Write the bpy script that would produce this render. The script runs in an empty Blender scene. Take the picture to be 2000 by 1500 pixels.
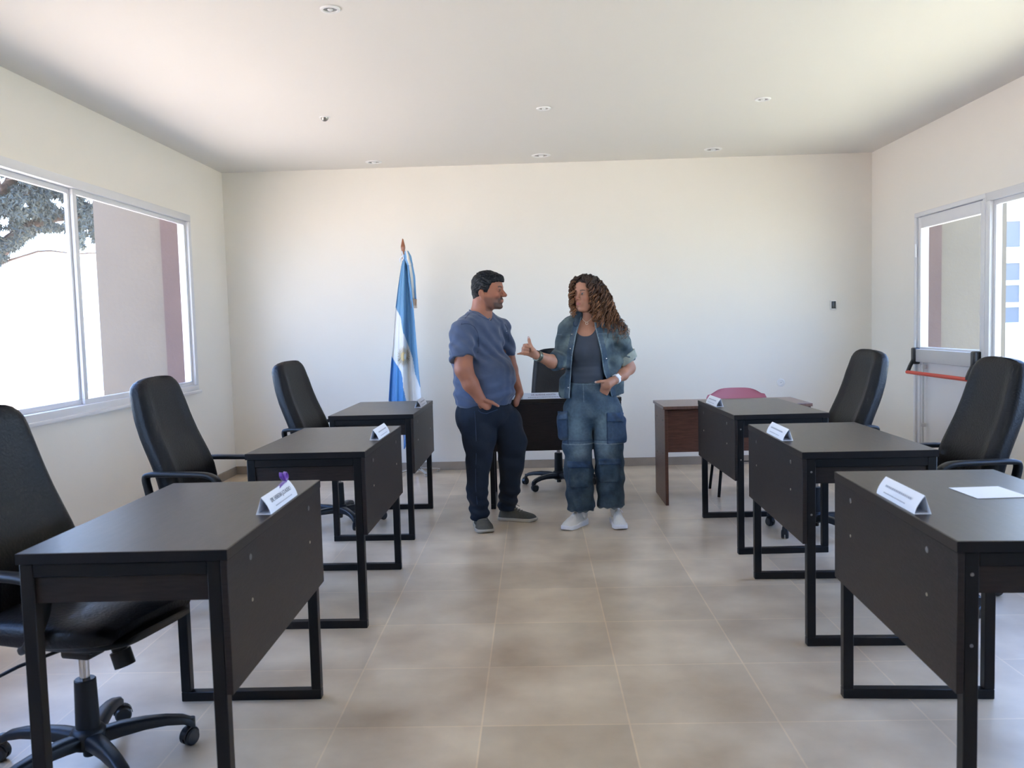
import bpy, bmesh, math, random
import numpy as np
from mathutils import Vector, Matrix, noise
random.seed(7); np.random.seed(7)
C = bpy.context.scene.collection
PI = math.pi
# ------------------------------------------------------------------ camera
F_PX = 1678.7
YAW, PITCH, ROLL, CAM_H = math.radians(-1.5668), math.radians(-3.9577), math.radians(-1.5207), 1.3085
def cam_axes():
    cy, sy = math.cos(YAW), math.sin(YAW)
    w = Vector((sy*math.cos(PITCH), cy*math.cos(PITCH), math.sin(PITCH)))
    r = Vector((cy, -sy, 0)); u = r.cross(w)
    return math.cos(ROLL)*r + math.sin(ROLL)*u, -math.sin(ROLL)*r + math.cos(ROLL)*u, w
CR, CU, CW = cam_axes()
def at(px, py, Y):
    "world point on the plane y = Y seen at that place of the photograph"
    px = float(px); py = float(py); Y = float(Y)
    d = CW + (px-1000)/F_PX*CR - (py-750)/F_PX*CU
    k = Y/d.y
    return Vector((d.x*k, Y, CAM_H + d.z*k))
XL, XR, YB, CH = -2.772, 3.011, 7.767, 2.735
YF = -2.6
# ------------------------------------------------------------------ materials
def mat(name, col=(.8,.8,.8), rough=.5, metal=0., spec=.5, attr=None, bump=None, var=None, coat=0., sheen=0., alpha=None):
    m = bpy.data.materials.new(name); m.use_nodes = True
    nt = m.node_tree; N = nt.nodes; L = nt.links
    b = N['Principled BSDF']
    b.inputs['Base Color'].default_value = (*col, 1)
    b.inputs['Roughness'].default_value = rough; b.inputs['Metallic'].default_value = metal
    b.inputs['Specular IOR Level'].default_value = spec
    b.inputs['Coat Weight'].default_value = coat
    b.inputs['Sheen Weight'].default_value = sheen
    tc = N.new('ShaderNodeTexCoord'); src = None
    if attr:
        a = N.new('ShaderNodeAttribute'); a.attribute_name = attr; src = a.outputs['Color']
    if var:   # (scale, amount, stretch)
        sc, am = var[0], var[1]; st = var[2] if len(var) > 2 else (1,1,1)
        mp = N.new('ShaderNodeMapping'); mp.inputs['Scale'].default_value = st
        L.new(tc.outputs['Object'], mp.inputs['Vector'])
        n = N.new('ShaderNodeTexNoise'); n.inputs['Scale'].default_value = sc; n.inputs['Detail'].default_value = 5
        L.new(mp.outputs['Vector'], n.inputs['Vector'])
        mr = N.new('ShaderNodeMapRange'); mr.inputs['From Min'].default_value = .3; mr.inputs['From Max'].default_value = .7
        mr.inputs['To Min'].default_value = 1-am; mr.inputs['To Max'].default_value = 1+am
        L.new(n.outputs['Fac'], mr.inputs['Value'])
        mx = N.new('ShaderNodeVectorMath'); mx.operation = 'SCALE'
        if src: L.new(src, mx.inputs[0])
        else: mx.inputs[0].default_value = col
        L.new(mr.outputs['Result'], mx.inputs['Scale']); src = mx.outputs[0]
    if src: L.new(src, b.inputs['Base Color'])
    if bump:  # (scale, strength, stretch, distance)
        st = bump[2] if len(bump) > 2 else (1,1,1)
        mp = N.new('ShaderNodeMapping'); mp.inputs['Scale'].default_value = st
        L.new(tc.outputs['Object'], mp.inputs['Vector'])
        n = N.new('ShaderNodeTexNoise'); n.inputs['Scale'].default_value = bump[0]; n.inputs['Detail'].default_value = bump[4] if len(bump) > 4 else 4
        L.new(mp.outputs['Vector'], n.inputs['Vector'])
        bp = N.new('ShaderNodeBump'); bp.inputs['Strength'].default_value = bump[1]
        bp.inputs['Distance'].default_value = bump[3] if len(bump) > 3 else .01
        L.new(n.outputs['Fac'], bp.inputs['Height']); L.new(bp.outputs['Normal'], b.inputs['Normal'])
    return m
M = {}
M['wall'] = mat('wall_paint', (.80,.765,.705), .65, bump=(60,.05), var=(.6,.02))
M['ceil'] = mat('ceiling_paint', (.72,.70,.665), .75, var=(.5,.015))
M['base'] = mat('skirting_tile', (.30,.25,.20), .45, var=(6,.15))
M['alu'] = mat('white_aluminium', (.72,.72,.74), .35)
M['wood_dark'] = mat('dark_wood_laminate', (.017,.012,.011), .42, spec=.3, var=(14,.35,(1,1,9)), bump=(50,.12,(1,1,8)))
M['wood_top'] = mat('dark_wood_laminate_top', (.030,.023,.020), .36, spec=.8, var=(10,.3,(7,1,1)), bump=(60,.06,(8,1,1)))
M['edge'] = mat('laminate_edge_band', (.022,.016,.013), .4, spec=.3)
M['endshade'] = mat('shaded_end_band', (.006,.005,.006), .5, spec=.25)  # edge band colour blackened to carry the shade on the desktop's end faces
M['frame'] = mat('black_steel_tube', (.004,.004,.005), .4, spec=.3)
M['screw'] = mat('screw_steel', (.55,.52,.45), .3, metal=1)
M['cap'] = mat('screw_cap_plastic', (.16,.15,.145), .45)
M['leather'] = mat('black_leatherette', (.003,.004,.0065), .43, spec=.30, bump=(110,.22), coat=.05)
M['plastic'] = mat('black_plastic', (.008,.010,.013), .42, spec=.35)
M['wheel'] = mat('castor_nylon', (.012,.013,.016), .35)
M['chrome'] = mat('chrome', (.62,.62,.64), .18, metal=1)
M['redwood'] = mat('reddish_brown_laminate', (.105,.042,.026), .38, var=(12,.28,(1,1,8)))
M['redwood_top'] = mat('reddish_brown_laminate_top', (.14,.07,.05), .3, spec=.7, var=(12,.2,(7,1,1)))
M['pink'] = mat('dusky_red_plastic', (.48,.15,.19), .5)
M['paper'] = mat('white_paper', (.80,.82,.88), .6)
M['ink'] = mat('grey_ink', (.16,.17,.20), .7)
M['inkm'] = mat('mid_grey_ink', (.22,.23,.27), .7)
M['inkl'] = mat('faint_print', (.42,.44,.50), .7)
M['inkp'] = mat('purple_grey_ink', (.25,.20,.28), .7)
M['purple'] = mat('purple_satin', (.12,.03,.33), .3, sheen=.3)
M['redbar'] = mat('red_push_bar_plastic', (.62,.06,.035), .4)
M['grey'] = mat('light_grey_plastic', (.55,.55,.56), .45)
M['white'] = mat('white_plastic', (.78,.78,.78), .4)
M['dark'] = mat('dark_screen', (.02,.02,.024), .25)
M['lens'] = mat('downlight_reflector', (.32,.31,.29), .25, metal=.7)
M['pole'] = mat('varnished_wood_pole', (.30,.10,.045), .3, coat=.4)
M['gold'] = mat('gold_fringe', (.45,.27,.16), .5)
M['fin'] = mat('beige_render', (.128,.106,.078), .9, var=(2,.07), bump=(30,.2))
M['mauve'] = mat('mauve_render', (.085,.053,.045), .9, var=(3,.06), bump=(30,.2))
M['pave'] = mat('pale_concrete_paving', (.58,.50,.415), .9, var=(1.5,.06))
M['lawn'] = mat('dry_pale_grass', (.50,.50,.375), .95, var=(3,.12))
M['far_wall'] = mat('white_rendered_wall', (.85,.84,.80), .9)
M['far_glass'] = mat('dark_window_glass', (.13,.13,.135), .6)
M['bark'] = mat('grey_brown_bark', (.12,.09,.075), .9, var=(6,.3))
M['leaf'] = mat('grey_green_needles', (.055,.062,.050), .8, var=(1.2,.5))
M['roof'] = mat('roof_concrete', (.5,.48,.44), .9)

def floor_mat():
    m = bpy.data.materials.new('ceramic_floor_tiles'); m.use_nodes = True
    nt = m.node_tree; N = nt.nodes; L = nt.links; b = N['Principled BSDF']
    tc = N.new('ShaderNodeTexCoord'); mp = N.new('ShaderNodeMapping')
    mp.inputs['Location'].default_value = (.6865, -2.7258+5*.4831, 0)
    L.new(tc.outputs['Object'], mp.inputs['Vector'])
    br = N.new('ShaderNodeTexBrick'); br.offset = 0; br.squash = 1
    br.inputs['Scale'].default_value = 1; br.inputs['Brick Width'].default_value = .4831; br.inputs['Row Height'].default_value = .4831
    br.inputs['Mortar Size'].default_value = .0035; br.inputs['Mortar Smooth'].default_value = .3
    br.inputs['Color1'].default_value = (.9,.9,.9,1); br.inputs['Color2'].default_value = (1.08,1.08,1.08,1); br.inputs['Mortar'].default_value = (1.22,1.2,1.15,1)
    L.new(mp.outputs['Vector'], br.inputs['Vector'])
    def nz(scale, det, w=0):
        n = N.new('ShaderNodeTexNoise'); n.inputs['Scale'].default_value = scale; n.inputs['Detail'].default_value = det
        n.inputs['Distortion'].default_value = w; L.new(tc.outputs['Object'], n.inputs['Vector']); return n
    n1 = nz(2.6, 7, 0)
    cr = N.new('ShaderNodeValToRGB'); cr.color_ramp.elements[0].position = .25; cr.color_ramp.elements[1].position = .75
    cr.color_ramp.elements[0].color = (.375,.282,.190,1); cr.color_ramp.elements[1].color = (.70,.59,.44,1)
    L.new(n1.outputs['Fac'], cr.inputs['Fac'])
    mx = N.new('ShaderNodeMix'); mx.data_type = 'RGBA'; mx.blend_type = 'MULTIPLY'; mx.inputs[0].default_value = 1
    L.new(cr.outputs['Color'], mx.inputs[6]); L.new(br.outputs['Color'], mx.inputs[7])
    L.new(mx.outputs[2], b.inputs['Base Color'])
    mr = N.new('ShaderNodeMapRange'); mr.inputs['To Min'].default_value = .29; mr.inputs['To Max'].default_value = .34
    L.new(n1.outputs['Fac'], mr.inputs['Value']); L.new(mr.outputs['Result'], b.inputs['Roughness'])
    b.inputs['Specular IOR Level'].default_value = .5
    n2 = nz(5, 3)
    ad = N.new('ShaderNodeMath'); ad.operation = 'MULTIPLY_ADD'; ad.inputs[1].default_value = -.6
    L.new(br.outputs['Fac'], ad.inputs[0]); L.new(n2.outputs['Fac'], ad.inputs[2])
    bp = N.new('ShaderNodeBump'); bp.inputs['Strength'].default_value = .10; bp.inputs['Distance'].default_value = .01
    L.new(ad.outputs[0], bp.inputs['Height']); L.new(bp.outputs['Normal'], b.inputs['Normal'])
    return m
M['floor'] = floor_mat()
def glass_mat():
    m = bpy.data.materials.new('window_glass'); m.use_nodes = True
    nt = m.node_tree; N = nt.nodes; L = nt.links; N.remove(N['Principled BSDF'])
    o = N['Material Output']; t = N.new('ShaderNodeBsdfTransparent'); g = N.new('ShaderNodeBsdfGlossy')
    t.inputs['Color'].default_value = (.93,.95,.95,1); g.inputs['Roughness'].default_value = .02
    f = N.new('ShaderNodeFresnel'); f.inputs['IOR'].default_value = 1.45
    x = N.new('ShaderNodeMixShader'); ge = N.new('ShaderNodeNewGeometry'); iv = N.new('ShaderNodeMath'); iv.operation = 'SUBTRACT'; iv.inputs[0].default_value = 1
    ml = N.new('ShaderNodeMath'); ml.operation = 'MULTIPLY'; L.new(ge.outputs['Backfacing'], iv.inputs[1]); L.new(iv.outputs[0], ml.inputs[0]); L.new(f.outputs[0], ml.inputs[1])
    L.new(ml.outputs[0], x.inputs[0]); L.new(t.outputs[0], x.inputs[1]); L.new(g.outputs[0], x.inputs[2])
    L.new(x.outputs[0], o.inputs['Surface']); return m
M['glass'] = glass_mat()

# ------------------------------------------------------------------ mesh helpers
def obj(name, bm, m, parent=None, smooth=True, ang=40):
    me = bpy.data.meshes.new(name)
    if isinstance(bm, bmesh.types.BMesh):
        bm.normal_update(); bm.to_mesh(me); bm.free()
    o = bpy.data.objects.new(name, me); C.objects.link(o)
    for mm in (m if isinstance(m, (list, tuple)) else [m]): me.materials.append(mm)
    if smooth:
        me.polygons.foreach_set('use_smooth', [True]*len(me.polygons))
        try: me.set_sharp_from_angle(angle=math.radians(ang))
        except Exception: pass
    if parent: o.parent = parent
    return o
def new(): return bmesh.new()
def box(bm, x0, x1, y0, y1, z0, z1, bev=0., seg=2, mtx=None):
    r = bmesh.ops.create_cube(bm, size=1)
    vs = r['verts']
    bmesh.ops.scale(bm, vec=(abs(x1-x0), abs(y1-y0), abs(z1-z0)), verts=vs)
    bmesh.ops.translate(bm, vec=((x0+x1)/2, (y0+y1)/2, (z0+z1)/2), verts=vs)
    if bev:
        es = list({e for v in vs for e in v.link_edges})
        r = bmesh.ops.bevel(bm, geom=es, offset=bev, segments=seg, affect='EDGES', profile=.5)
        vs = list({v for f in r['faces'] for v in f.verts} | {v for v in vs if v.is_valid})
    if mtx: bmesh.ops.transform(bm, matrix=mtx, verts=vs)
    return bm
def frame_from(d):
    d = d.normalized(); a = Vector((0,0,1)) if abs(d.z) < .9 else Vector((1,0,0))
    s = d.cross(a).normalized(); return s, s.cross(d).normalized()
def tube(bm, pts, rad, n=10, sx=1., sy=1., cap=True, up=None):
    "a swept tube; rad is a number or one per point; sx, sy flatten the section"
    pts = [Vector(p) for p in pts]; rings = []
    ps = None
    for i, p in enumerate(pts):
        d = (pts[min(i+1, len(pts)-1)] - pts[max(i-1, 0)]).normalized()
        if up is not None:
            s = d.cross(Vector(up)).normalized(); t = s.cross(d).normalized()
        elif ps is None: s, t = frame_from(d)
        else:
            s = (ps - d*ps.dot(d)).normalized(); t = s.cross(d).normalized()
        ps = s
        r = rad[i] if isinstance(rad, (list, tuple)) else rad
        rings.append([bm.verts.new(p + s*math.cos(2*PI*k/n)*r*sx + t*math.sin(2*PI*k/n)*r*sy) for k in range(n)])
    for a, b in zip(rings, rings[1:]):
        for k in range(n): bm.faces.new((a[k], a[(k+1) % n], b[(k+1) % n], b[k]))
    if cap:
        bm.faces.new(rings[0][::-1]); bm.faces.new(rings[-1])
    return bm
def strip(bm, pts, w, h, up=(0,1,0)):
    "a swept rectangular bar with softened corners"
    pts = [Vector(p) for p in pts]; rings = []; c = min(w, h)*.25
    sec = [(-w/2+c,-h/2),(w/2-c,-h/2),(w/2,-h/2+c),(w/2,h/2-c),(w/2-c,h/2),(-w/2+c,h/2),(-w/2,h/2-c),(-w/2,-h/2+c)]
    for i, p in enumerate(pts):
        d = (pts[min(i+1, len(pts)-1)] - pts[max(i-1, 0)]).normalized()
        s = Vector(up).normalized(); t = s.cross(d).normalized()
        rings.append([bm.verts.new(p + s*a + t*b) for a, b in sec])
    for a, b in zip(rings, rings[1:]):
        for k in range(8): bm.faces.new((a[k], a[(k+1) % 8], b[(k+1) % 8], b[k]))
    bm.faces.new(rings[0][::-1]); bm.faces.new(rings[-1])
    return bm
def lathe(bm, prof, cx=0, cy=0, cz=0, n=24, axis='z'):
    rings = []
    for r, z in prof:
        ring = []
        for k in range(n):
            a = 2*PI*k/n; p = (r*math.cos(a), r*math.sin(a), z)
            if axis == 'x': p = (p[2], p[0], p[1])
            if axis == 'y': p = (p[0], p[2], p[1])
            ring.append(bm.verts.new((p[0]+cx, p[1]+cy, p[2]+cz)))
        rings.append(ring)
    for a, b in zip(rings, rings[1:]):
        for k in range(n): bm.faces.new((a[k], a[(k+1) % n], b[(k+1) % n], b[k]))
    bm.faces.new(rings[0][::-1]); bm.faces.new(rings[-1])
    bmesh.ops.recalc_face_normals(bm, faces=bm.faces[:])
    return bm
def ball(bm, c, r, sub=2, sc=(1,1,1)):
    q = bmesh.ops.create_icosphere(bm, subdivisions=sub, radius=r)
    bmesh.ops.scale(bm, vec=sc, verts=q['verts']); bmesh.ops.translate(bm, vec=c, verts=q['verts']); return bm
def loft(bm, rings, closed_ends=True):
    R = [[bm.verts.new(p) for p in r] for r in rings]; n = len(R[0])
    for a, b in zip(R, R[1:]):
        for k in range(n): bm.faces.new((a[k], a[(k+1) % n], b[(k+1) % n], b[k]))
    if closed_ends: bm.faces.new(R[0][::-1]); bm.faces.new(R[-1])
    bmesh.ops.recalc_face_normals(bm, faces=bm.faces[:])
    return bm
def empty(name, loc=(0,0,0), rz=0):
    o = bpy.data.objects.new(name, None); C.objects.link(o); o.location = loc; o.rotation_euler = (0,0,rz)
    o.empty_display_size = .1; return o
def tag(o, label, cat, group=None):
    o['label'] = label; o['category'] = cat
    if group: o['group'] = group
    return o
def struct(o):
    o['kind'] = 'structure'; return o
def kids(o): return [c for c in bpy.data.objects if c.parent == o]
def dup(o, parent=None):
    c = o.copy(); C.objects.link(c)
    if parent: c.parent = parent
    for k in kids(o): dup(k, c)
    return c
def lettering(name, txt, size, m, parent, mtx, ext=.0003):
    cu = bpy.data.curves.new(name+'_font', 'FONT'); cu.body = txt; cu.size = size; cu.align_x = 'CENTER'; cu.align_y = 'CENTER'; cu.extrude = ext
    t = bpy.data.objects.new(name+'_tmp', cu); C.objects.link(t)
    bpy.context.view_layer.update()
    me = bpy.data.meshes.new_from_object(t.evaluated_get(bpy.context.evaluated_depsgraph_get()))
    bpy.data.objects.remove(t); me.transform(mtx); me.name = name
    me.materials.clear(); me.materials.append(m)
    o = bpy.data.objects.new(name, me); C.objects.link(o); o.parent = parent; return o

# ------------------------------------------------------------------ room shell
def wall_y(name, x0, x1, holes, y0, y1, z0=0, z1=CH):
    "a wall along Y with rectangular openings (ya, yb, za, zb), not overlapping in y"
    bm = new(); y = y0
    for ya, yb, za, zb in sorted(holes):
        if ya > y: box(bm, x0, x1, y, ya, z0, z1)
        if za > z0: box(bm, x0, x1, ya, yb, z0, za)
        box(bm, x0, x1, ya, yb, zb, z1); y = yb
    box(bm, x0, x1, y, y1, z0, z1)
    return struct(obj(name, bm, M['wall'], smooth=False))
T = .10
LW1 = (3.53, 6.97, .83, 2.26); LW2 = (.3, 2.95, .83, 2.26)
RD = (5.82, 6.885, 0, 2.09); RW1 = (2.0, 5.82, .83, 2.09); RW2 = (-.1, 1.6, .83, 2.09)
wall_y('wall_left', XL-T, XL, [LW1, LW2], YF-T, YB+T)
wall_y('wall_right', XR, XR+T, [RD, RW1, RW2], YF-T, YB+T)
bm = new(); box(bm, XL, XR, YB, YB+T, 0, CH); struct(obj('wall_back', bm, M['wall'], smooth=False))
bm = new(); box(bm, XL, XR, YF-T, YF, 0, CH); struct(obj('wall_front', bm, M['wall'], smooth=False))
bm = new(); box(bm, XL-T, XR+T, YF-T, YB+T, -.1, 0); fl = struct(obj('floor', bm, M['floor'], smooth=False))
bm = new(); box(bm, XL-T-.0, XR+T+.0, YF-T, YB+T, CH, CH+.15); struct(obj('ceiling', bm, M['ceil'], smooth=False))
bm = new(); box(bm, XL-T-.45, XR+T+.45, YF-T-.3, YB+T+.9, CH+.15, CH+.40)
struct(obj('trim_1', bm, M['roof'], smooth=False))
bb = .075
bm = new(); box(bm, XL, XR, YB-.012, YB, 0, bb, .002); struct(obj('baseboard_back', bm, M['base'], smooth=False))
bm = new(); box(bm, XL, XL+.012, YF, YB-.012, 0, bb, .002); struct(obj('baseboard_left', bm, M['base'], smooth=False))
bm = new(); box(bm, XR-.012, XR, YF, RD[0]-.03, 0, bb, .002); box(bm, XR-.012, XR, RD[1]+.03, YB-.012, 0, bb, .002); struct(obj('baseboard_right', bm, M['base'], smooth=False))

def window(n, side, hole, mull, fr=.055):
    X = XL if side == 'L' else XR; s = -1 if side == 'L' else 1   # s: outwards
    ya, yb, za, zb = hole; root = struct(empty('window_%d' % n, (X, (ya+yb)/2, za)))
    def bx(b, xa, xb, y0, y1, z0, z1, bev=.004):
        a, c = sorted((s*xa, s*xb)); box(b, a, c, y0-root.location.y, y1-root.location.y, z0-za, z1-za, bev)
    b = new()
    for y0, y1, z0, z1 in ((ya, yb, za, za+fr), (ya, yb, zb-fr, zb), (ya, ya+fr, za+fr, zb-fr), (yb-fr, yb, za+fr, zb-fr)):
        bx(b, -.012, .07, y0, y1, z0, z1)
    obj('window_frame', b, M['alu'], root)
    b = new(); bx(b, -.03, .0, ya-.02, yb+.02, za-.012, za+.012); obj('window_sill', b, M['alu'], root)
    ys = [ya+fr] + mull + [yb-fr]
    for i in range(len(ys)-1):
        y0, y1 = ys[i], ys[i+1]; off = .012 if i % 2 else .036; f2 = .032
        b = new()
        for p in ((y0-.012, y1+.012, za+fr, za+fr+f2), (y0-.012, y1+.012, zb-fr-f2, zb-fr), (y0-.012 if i else y0, y0+f2, za+fr+f2, zb-fr-f2), (y1-f2, y1+.012 if i < len(ys)-2 else y1, za+fr+f2, zb-fr-f2)):
            bx(b, off, off+.022, *p, .003)
        sf = obj('sash', b, M['alu'], root)
        b = new(); bx(b, off+.009, off+.013, y0+f2-.004, y1-f2+.004, za+fr+f2-.004, zb-fr-f2+.004, 0)
        obj('glass_pane', b, M['glass'], sf, smooth=False)
    return root
window(1, 'L', LW1, [5.235])
window(2, 'L', LW2, [1.62])
window(3, 'R', RW1, [3.9])
window(4, 'R', RW2, [.75])

# ---- emergency door, right wall
def door():
    ya, yb, za, zb = RD; r = struct(empty('door_1', (XR, (ya+yb)/2, 0))); oy = r.location.y
    def bx(b, x0, x1, y0, y1, z0, z1, bev=.004): box(b, x0, x1, y0-oy, y1-oy, z0, z1, bev)
    b = new(); fr = .034
    bx(b, -.015, .07, ya, yb, zb-fr, zb); bx(b, -.015, .07, ya, ya+fr, 0, zb-fr); bx(b, -.015, .07, yb-fr, yb, 0, zb-fr)
    obj('door_frame', b, M['alu'], r)
    b = new(); l0, l1, l2 = ya+fr+.004, yb-fr-.004, zb-fr-.004; st = .047
    bx(b, 0, .045, l0, l0+st, .01, l2); bx(b, 0, .045, l1-st, l1, .01, l2); bx(b, 0, .045, l0+st, l1-st, l2-.085, l2)
    bx(b, 0, .045, l0+st, l1-st, .93, 1.05); bx(b, 0, .045, l0+st, l1-st, .01, .16)
    bx(b, .012, .033, l0+st, l1-st, .16, .93, 0)
    lf = obj('door_leaf', b, M['alu'], r)
    b = new(); bx(b, .020, .024, l0+st-.004, l1-st+.004, 1.046, l2-.081, 0); obj('glass_pane', b, M['glass'], lf, smooth=False)
    for zz in (.3, 1.05, 1.8):
        b = new(); lathe(b, [(.008,-.05),(.009,-.048),(.009,.048),(.008,.05)], -.016, l1+.004-oy, zz, 10); obj('hinge', b, M['alu'], r)
    # panic bar
    p = empty('panic_bar'); p.parent = r
    b = new(); bx(b, -.040, -.001, l0+.06, l1-.05, .935, 1.035, .006); obj('housing', b, M['grey'], p)
    for y in (l0+.035, l1-.03):
        b = new(); bx(b, -.055, -.001, y-.03, y+.03, .915, 1.045, .012); e = obj('end_box', b, M['dark'], p)
        b = new(); strip(b, [(-.045, y-oy, .95), (-.07, y-oy, .90), (-.090, y-oy, .85)], .022, .028, up=(0,1,0)); obj('lever_arm', b, M['dark'], e)
    b = new(); tube(b, [(-.090, l0+.03-oy, .855), (-.090, l1-.025-oy, .855)], .014, 14); obj('push_bar', b, M['redbar'], p)
    b = new(); tube(b, [(-.02, l1-.150-oy, .02), (-.02, l1-.150-oy, .935)], .008, 8)
    for zz in (.04, .45, .9): bx(b, -.032, -.001, l1-.165, l1-.135, zz-.015, zz+.015, .003)
    obj('vertical_rod', b, M['grey'], p)
    return r
door()

# ---- wall fittings
t = tag(empty('thermostat', (2.669, YB, 1.405)), 'small dark-screened thermostat on the back wall near the right corner', 'thermostat')
b = new(); box(b, -.026,.026,-.018,0,-.042,.042,.005); obj('housing', b, M['white'], t)
b = new(); box(b, -.019,.019,-.022,-.0175,-.030,.034,.002); obj('screen', b, M['dark'], t)
t = tag(empty('wall_socket', (2.204, YB, .725)), 'round white socket low on the back wall above the pink chair', 'socket')
b = new(); lathe(b, [(.036,0),(.036,-.008),(.030,-.012),(.022,-.012),(.020,-.006),(.001,-.006)], 0,0,0, 24,'y'); obj('socket_plate', b, M['white'], t)
b = new(); lathe(b, [(.006,-.0125),(.006,-.0065)], 0,0,0,10,'y'); obj('socket_hole', b, M['grey'], t)
# ---- ceiling fittings
def downlight(x, y, r, label, grp):
    t = tag(empty('downlight', (x, y, CH)), label, 'ceiling light', grp)
    b = new(); lathe(b, [(r*.70,-.001),(r*.72,-.008),(r*.95,-.007),(r,-.001)], n=32); obj('trim_ring', b, M['white'], t)
    b = new(); lathe(b, [(r*.71,-.0015),(r*.5,-.0018),(r*.3,-.003),(r*.02,-.004)], n=24); obj('reflector', b, M['lens'], t)
    b = new(); ball(b, (0,0,-.004), r*.28, 2, (1,1,.5)); obj('bulb', b, M['white'], t)
g = 'recessed round ceiling downlights'
downlight(-.874,3.92,.046,'round recessed downlight nearest the camera, at the upper left of the ceiling',g)
downlight(.10,5.819,.050,'small recessed downlight above the heads of the two people, mid ceiling',g)
downlight(1.53,5.77,.052,'recessed downlight furthest right in the ceiling',g)
downlight(-1.342,7.472,.072,'recessed downlight near the back wall above the flag, leftmost of the back row',g)
downlight(.096,7.415,.082,'recessed downlight near the back wall, middle of the back row',g)
downlight(1.542,7.386,.076,'recessed downlight near the back wall, rightmost of the back row',g)
t = tag(empty('ceiling_sensor', (-1.376,5.871,CH)), 'tiny dark sensor stud on the left part of the ceiling', 'sensor')
b = new(); lathe(b, [(.026,-.001),(.024,-.012),(.018,-.02),(.010,-.026),(.001,-.027)], n=20); obj('sensor_body', b, M['lens'], t)
b = new(); lathe(b, [(.036,0),(.036,-.004),(.02,-.005)], n=20); obj('sensor_base', b, M['white'], t)

# ------------------------------------------------------------------ desks
DW, DD, DH = .521, .941, .78
def make_desk():
    "local frame: aisle edge at x=0, the desk runs to +x (wall side) and along +y; origin at the near aisle corner"
    r = empty('office_desk'); t_ = .028; p = .034
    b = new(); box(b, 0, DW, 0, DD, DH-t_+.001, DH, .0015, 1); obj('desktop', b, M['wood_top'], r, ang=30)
    b = new()
    box(b, -.0012, DW+.0012, -.0012, .0004, DH-t_+.001, DH-.001); obj('end_band', b, M['endshade'], r, smooth=False); b = new()
    box(b, -.0012, DW+.0012, DD-.0004, DD+.0012, DH-t_+.001, DH-.001); obj('end_band', b, M['endshade'], r, smooth=False); b = new()
    box(b, -.0014, .0004, 0, DD, DH-t_+.001, DH-.001); obj('edge_band', b, M['edge'], r, smooth=False); b = new()
    box(b, DW-.0004, DW+.0014, 0, DD, DH-t_+.001, DH-.001); obj('edge_band', b, M['edge'], r, smooth=False)
    for y0 in (.004, DD-p-.004):
        b = new(); box(b, 0.018, 0.018+p, y0, y0+p, p, DH-t_, .002, 1); obj('leg', b, M['frame'], r)
        b = new(); box(b, DW-p-.004, DW-.004, y0, y0+p, p, DH-t_, .002, 1); obj('leg', b, M['frame'], r)
        b = new(); box(b, 0.018, DW-.004, y0, y0+p, 0, p, .002, 1); obj('foot_rail', b, M['frame'], r)
        b = new(); box(b, 0.018+p, DW-p-.004, y0, y0+p, DH-t_-p, DH-t_, .002, 1); obj('top_rail', b, M['frame'], r)
        yy = y0+p*.35 if y0 < .1 else y0+p*.25
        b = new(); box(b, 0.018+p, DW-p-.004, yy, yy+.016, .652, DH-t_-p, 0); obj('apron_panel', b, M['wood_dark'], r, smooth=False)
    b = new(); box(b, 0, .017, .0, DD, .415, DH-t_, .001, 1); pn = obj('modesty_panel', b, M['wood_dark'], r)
    for y in (.17, .77):
        b = new(); lathe(b, [(.0085,-.0005),(.0080,-.002),(.001,-.0025)], 0, y, .715, 14, 'x'); obj('screw_cap', b, M['cap'], pn)
        b = new(); lathe(b, [(.0050,-.0005),(.0045,-.002),(.001,-.0025)], 0, y, .60, 12, 'x'); obj('screw', b, M['screw'], pn)
    for z in (.70, .53):
        b = new(); lathe(b, [(.0045,.0035),(.004,.0015),(.001,.001)], .035, 0, z, 12, 'y'); obj('screw', b, M['cap'], r)
    return r
def copy_thing(src, loc, rz, sx=1):
    c = dup(src); c.location = loc; c.rotation_euler = (0,0,rz); c.scale = (sx,1,1); return c
desk0 = make_desk()
gd = 'dark wood desks with black steel frames'
# left row: wall side is -x, so the desk is turned half round about its own centre line (mirrored along y)
def place_left(d, x, y, th):
    # rotate 180: local +x -> -x, local +y -> -y ; origin moves to the far aisle corner
    d.rotation_euler = (0,0,PI+th); d.location = (x - DD*math.sin(th), y + DD*math.cos(th), 0)
R_ = math.radians
place_left(desk0, -.7629, 2.0432, R_(.39)); tag(desk0, 'dark wood desk at the left front, with the ribbon-tied name card on it', 'desk', gd)
for (x, y, th, lab) in ((-.7429,3.6541,R_(-.61),'second dark wood desk of the left row, behind the front left one'),
                        (-.7497,5.1929,R_(-.49),'furthest dark wood desk of the left row, in front of the flag')):
    d = dup(desk0); place_left(d, x, y, th); tag(d, lab, 'desk', gd)
for (x, y, th, lab) in ((.9694,1.9887,R_(-2.59),'dark wood desk at the right front, with a loose sheet of paper on it'),
                        (1.0376,3.3642,R_(-1.37),'middle dark wood desk of the right row, behind the front right desk'),
                        (1.087,4.7232,R_(1.27),'furthest dark wood desk of the right row, beside the reddish brown desk')):
    d = dup(desk0); d.rotation_euler = (0,0,th); d.location = (x,y,0); tag(d, lab, 'desk', gd)
d = dup(desk0); d.rotation_euler = (0,0,PI/2+R_(1.0)); d.location = (.600, 6.035, 0)
tag(d, 'dark wood desk facing down the room behind the man and woman', 'desk', gd)

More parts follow.
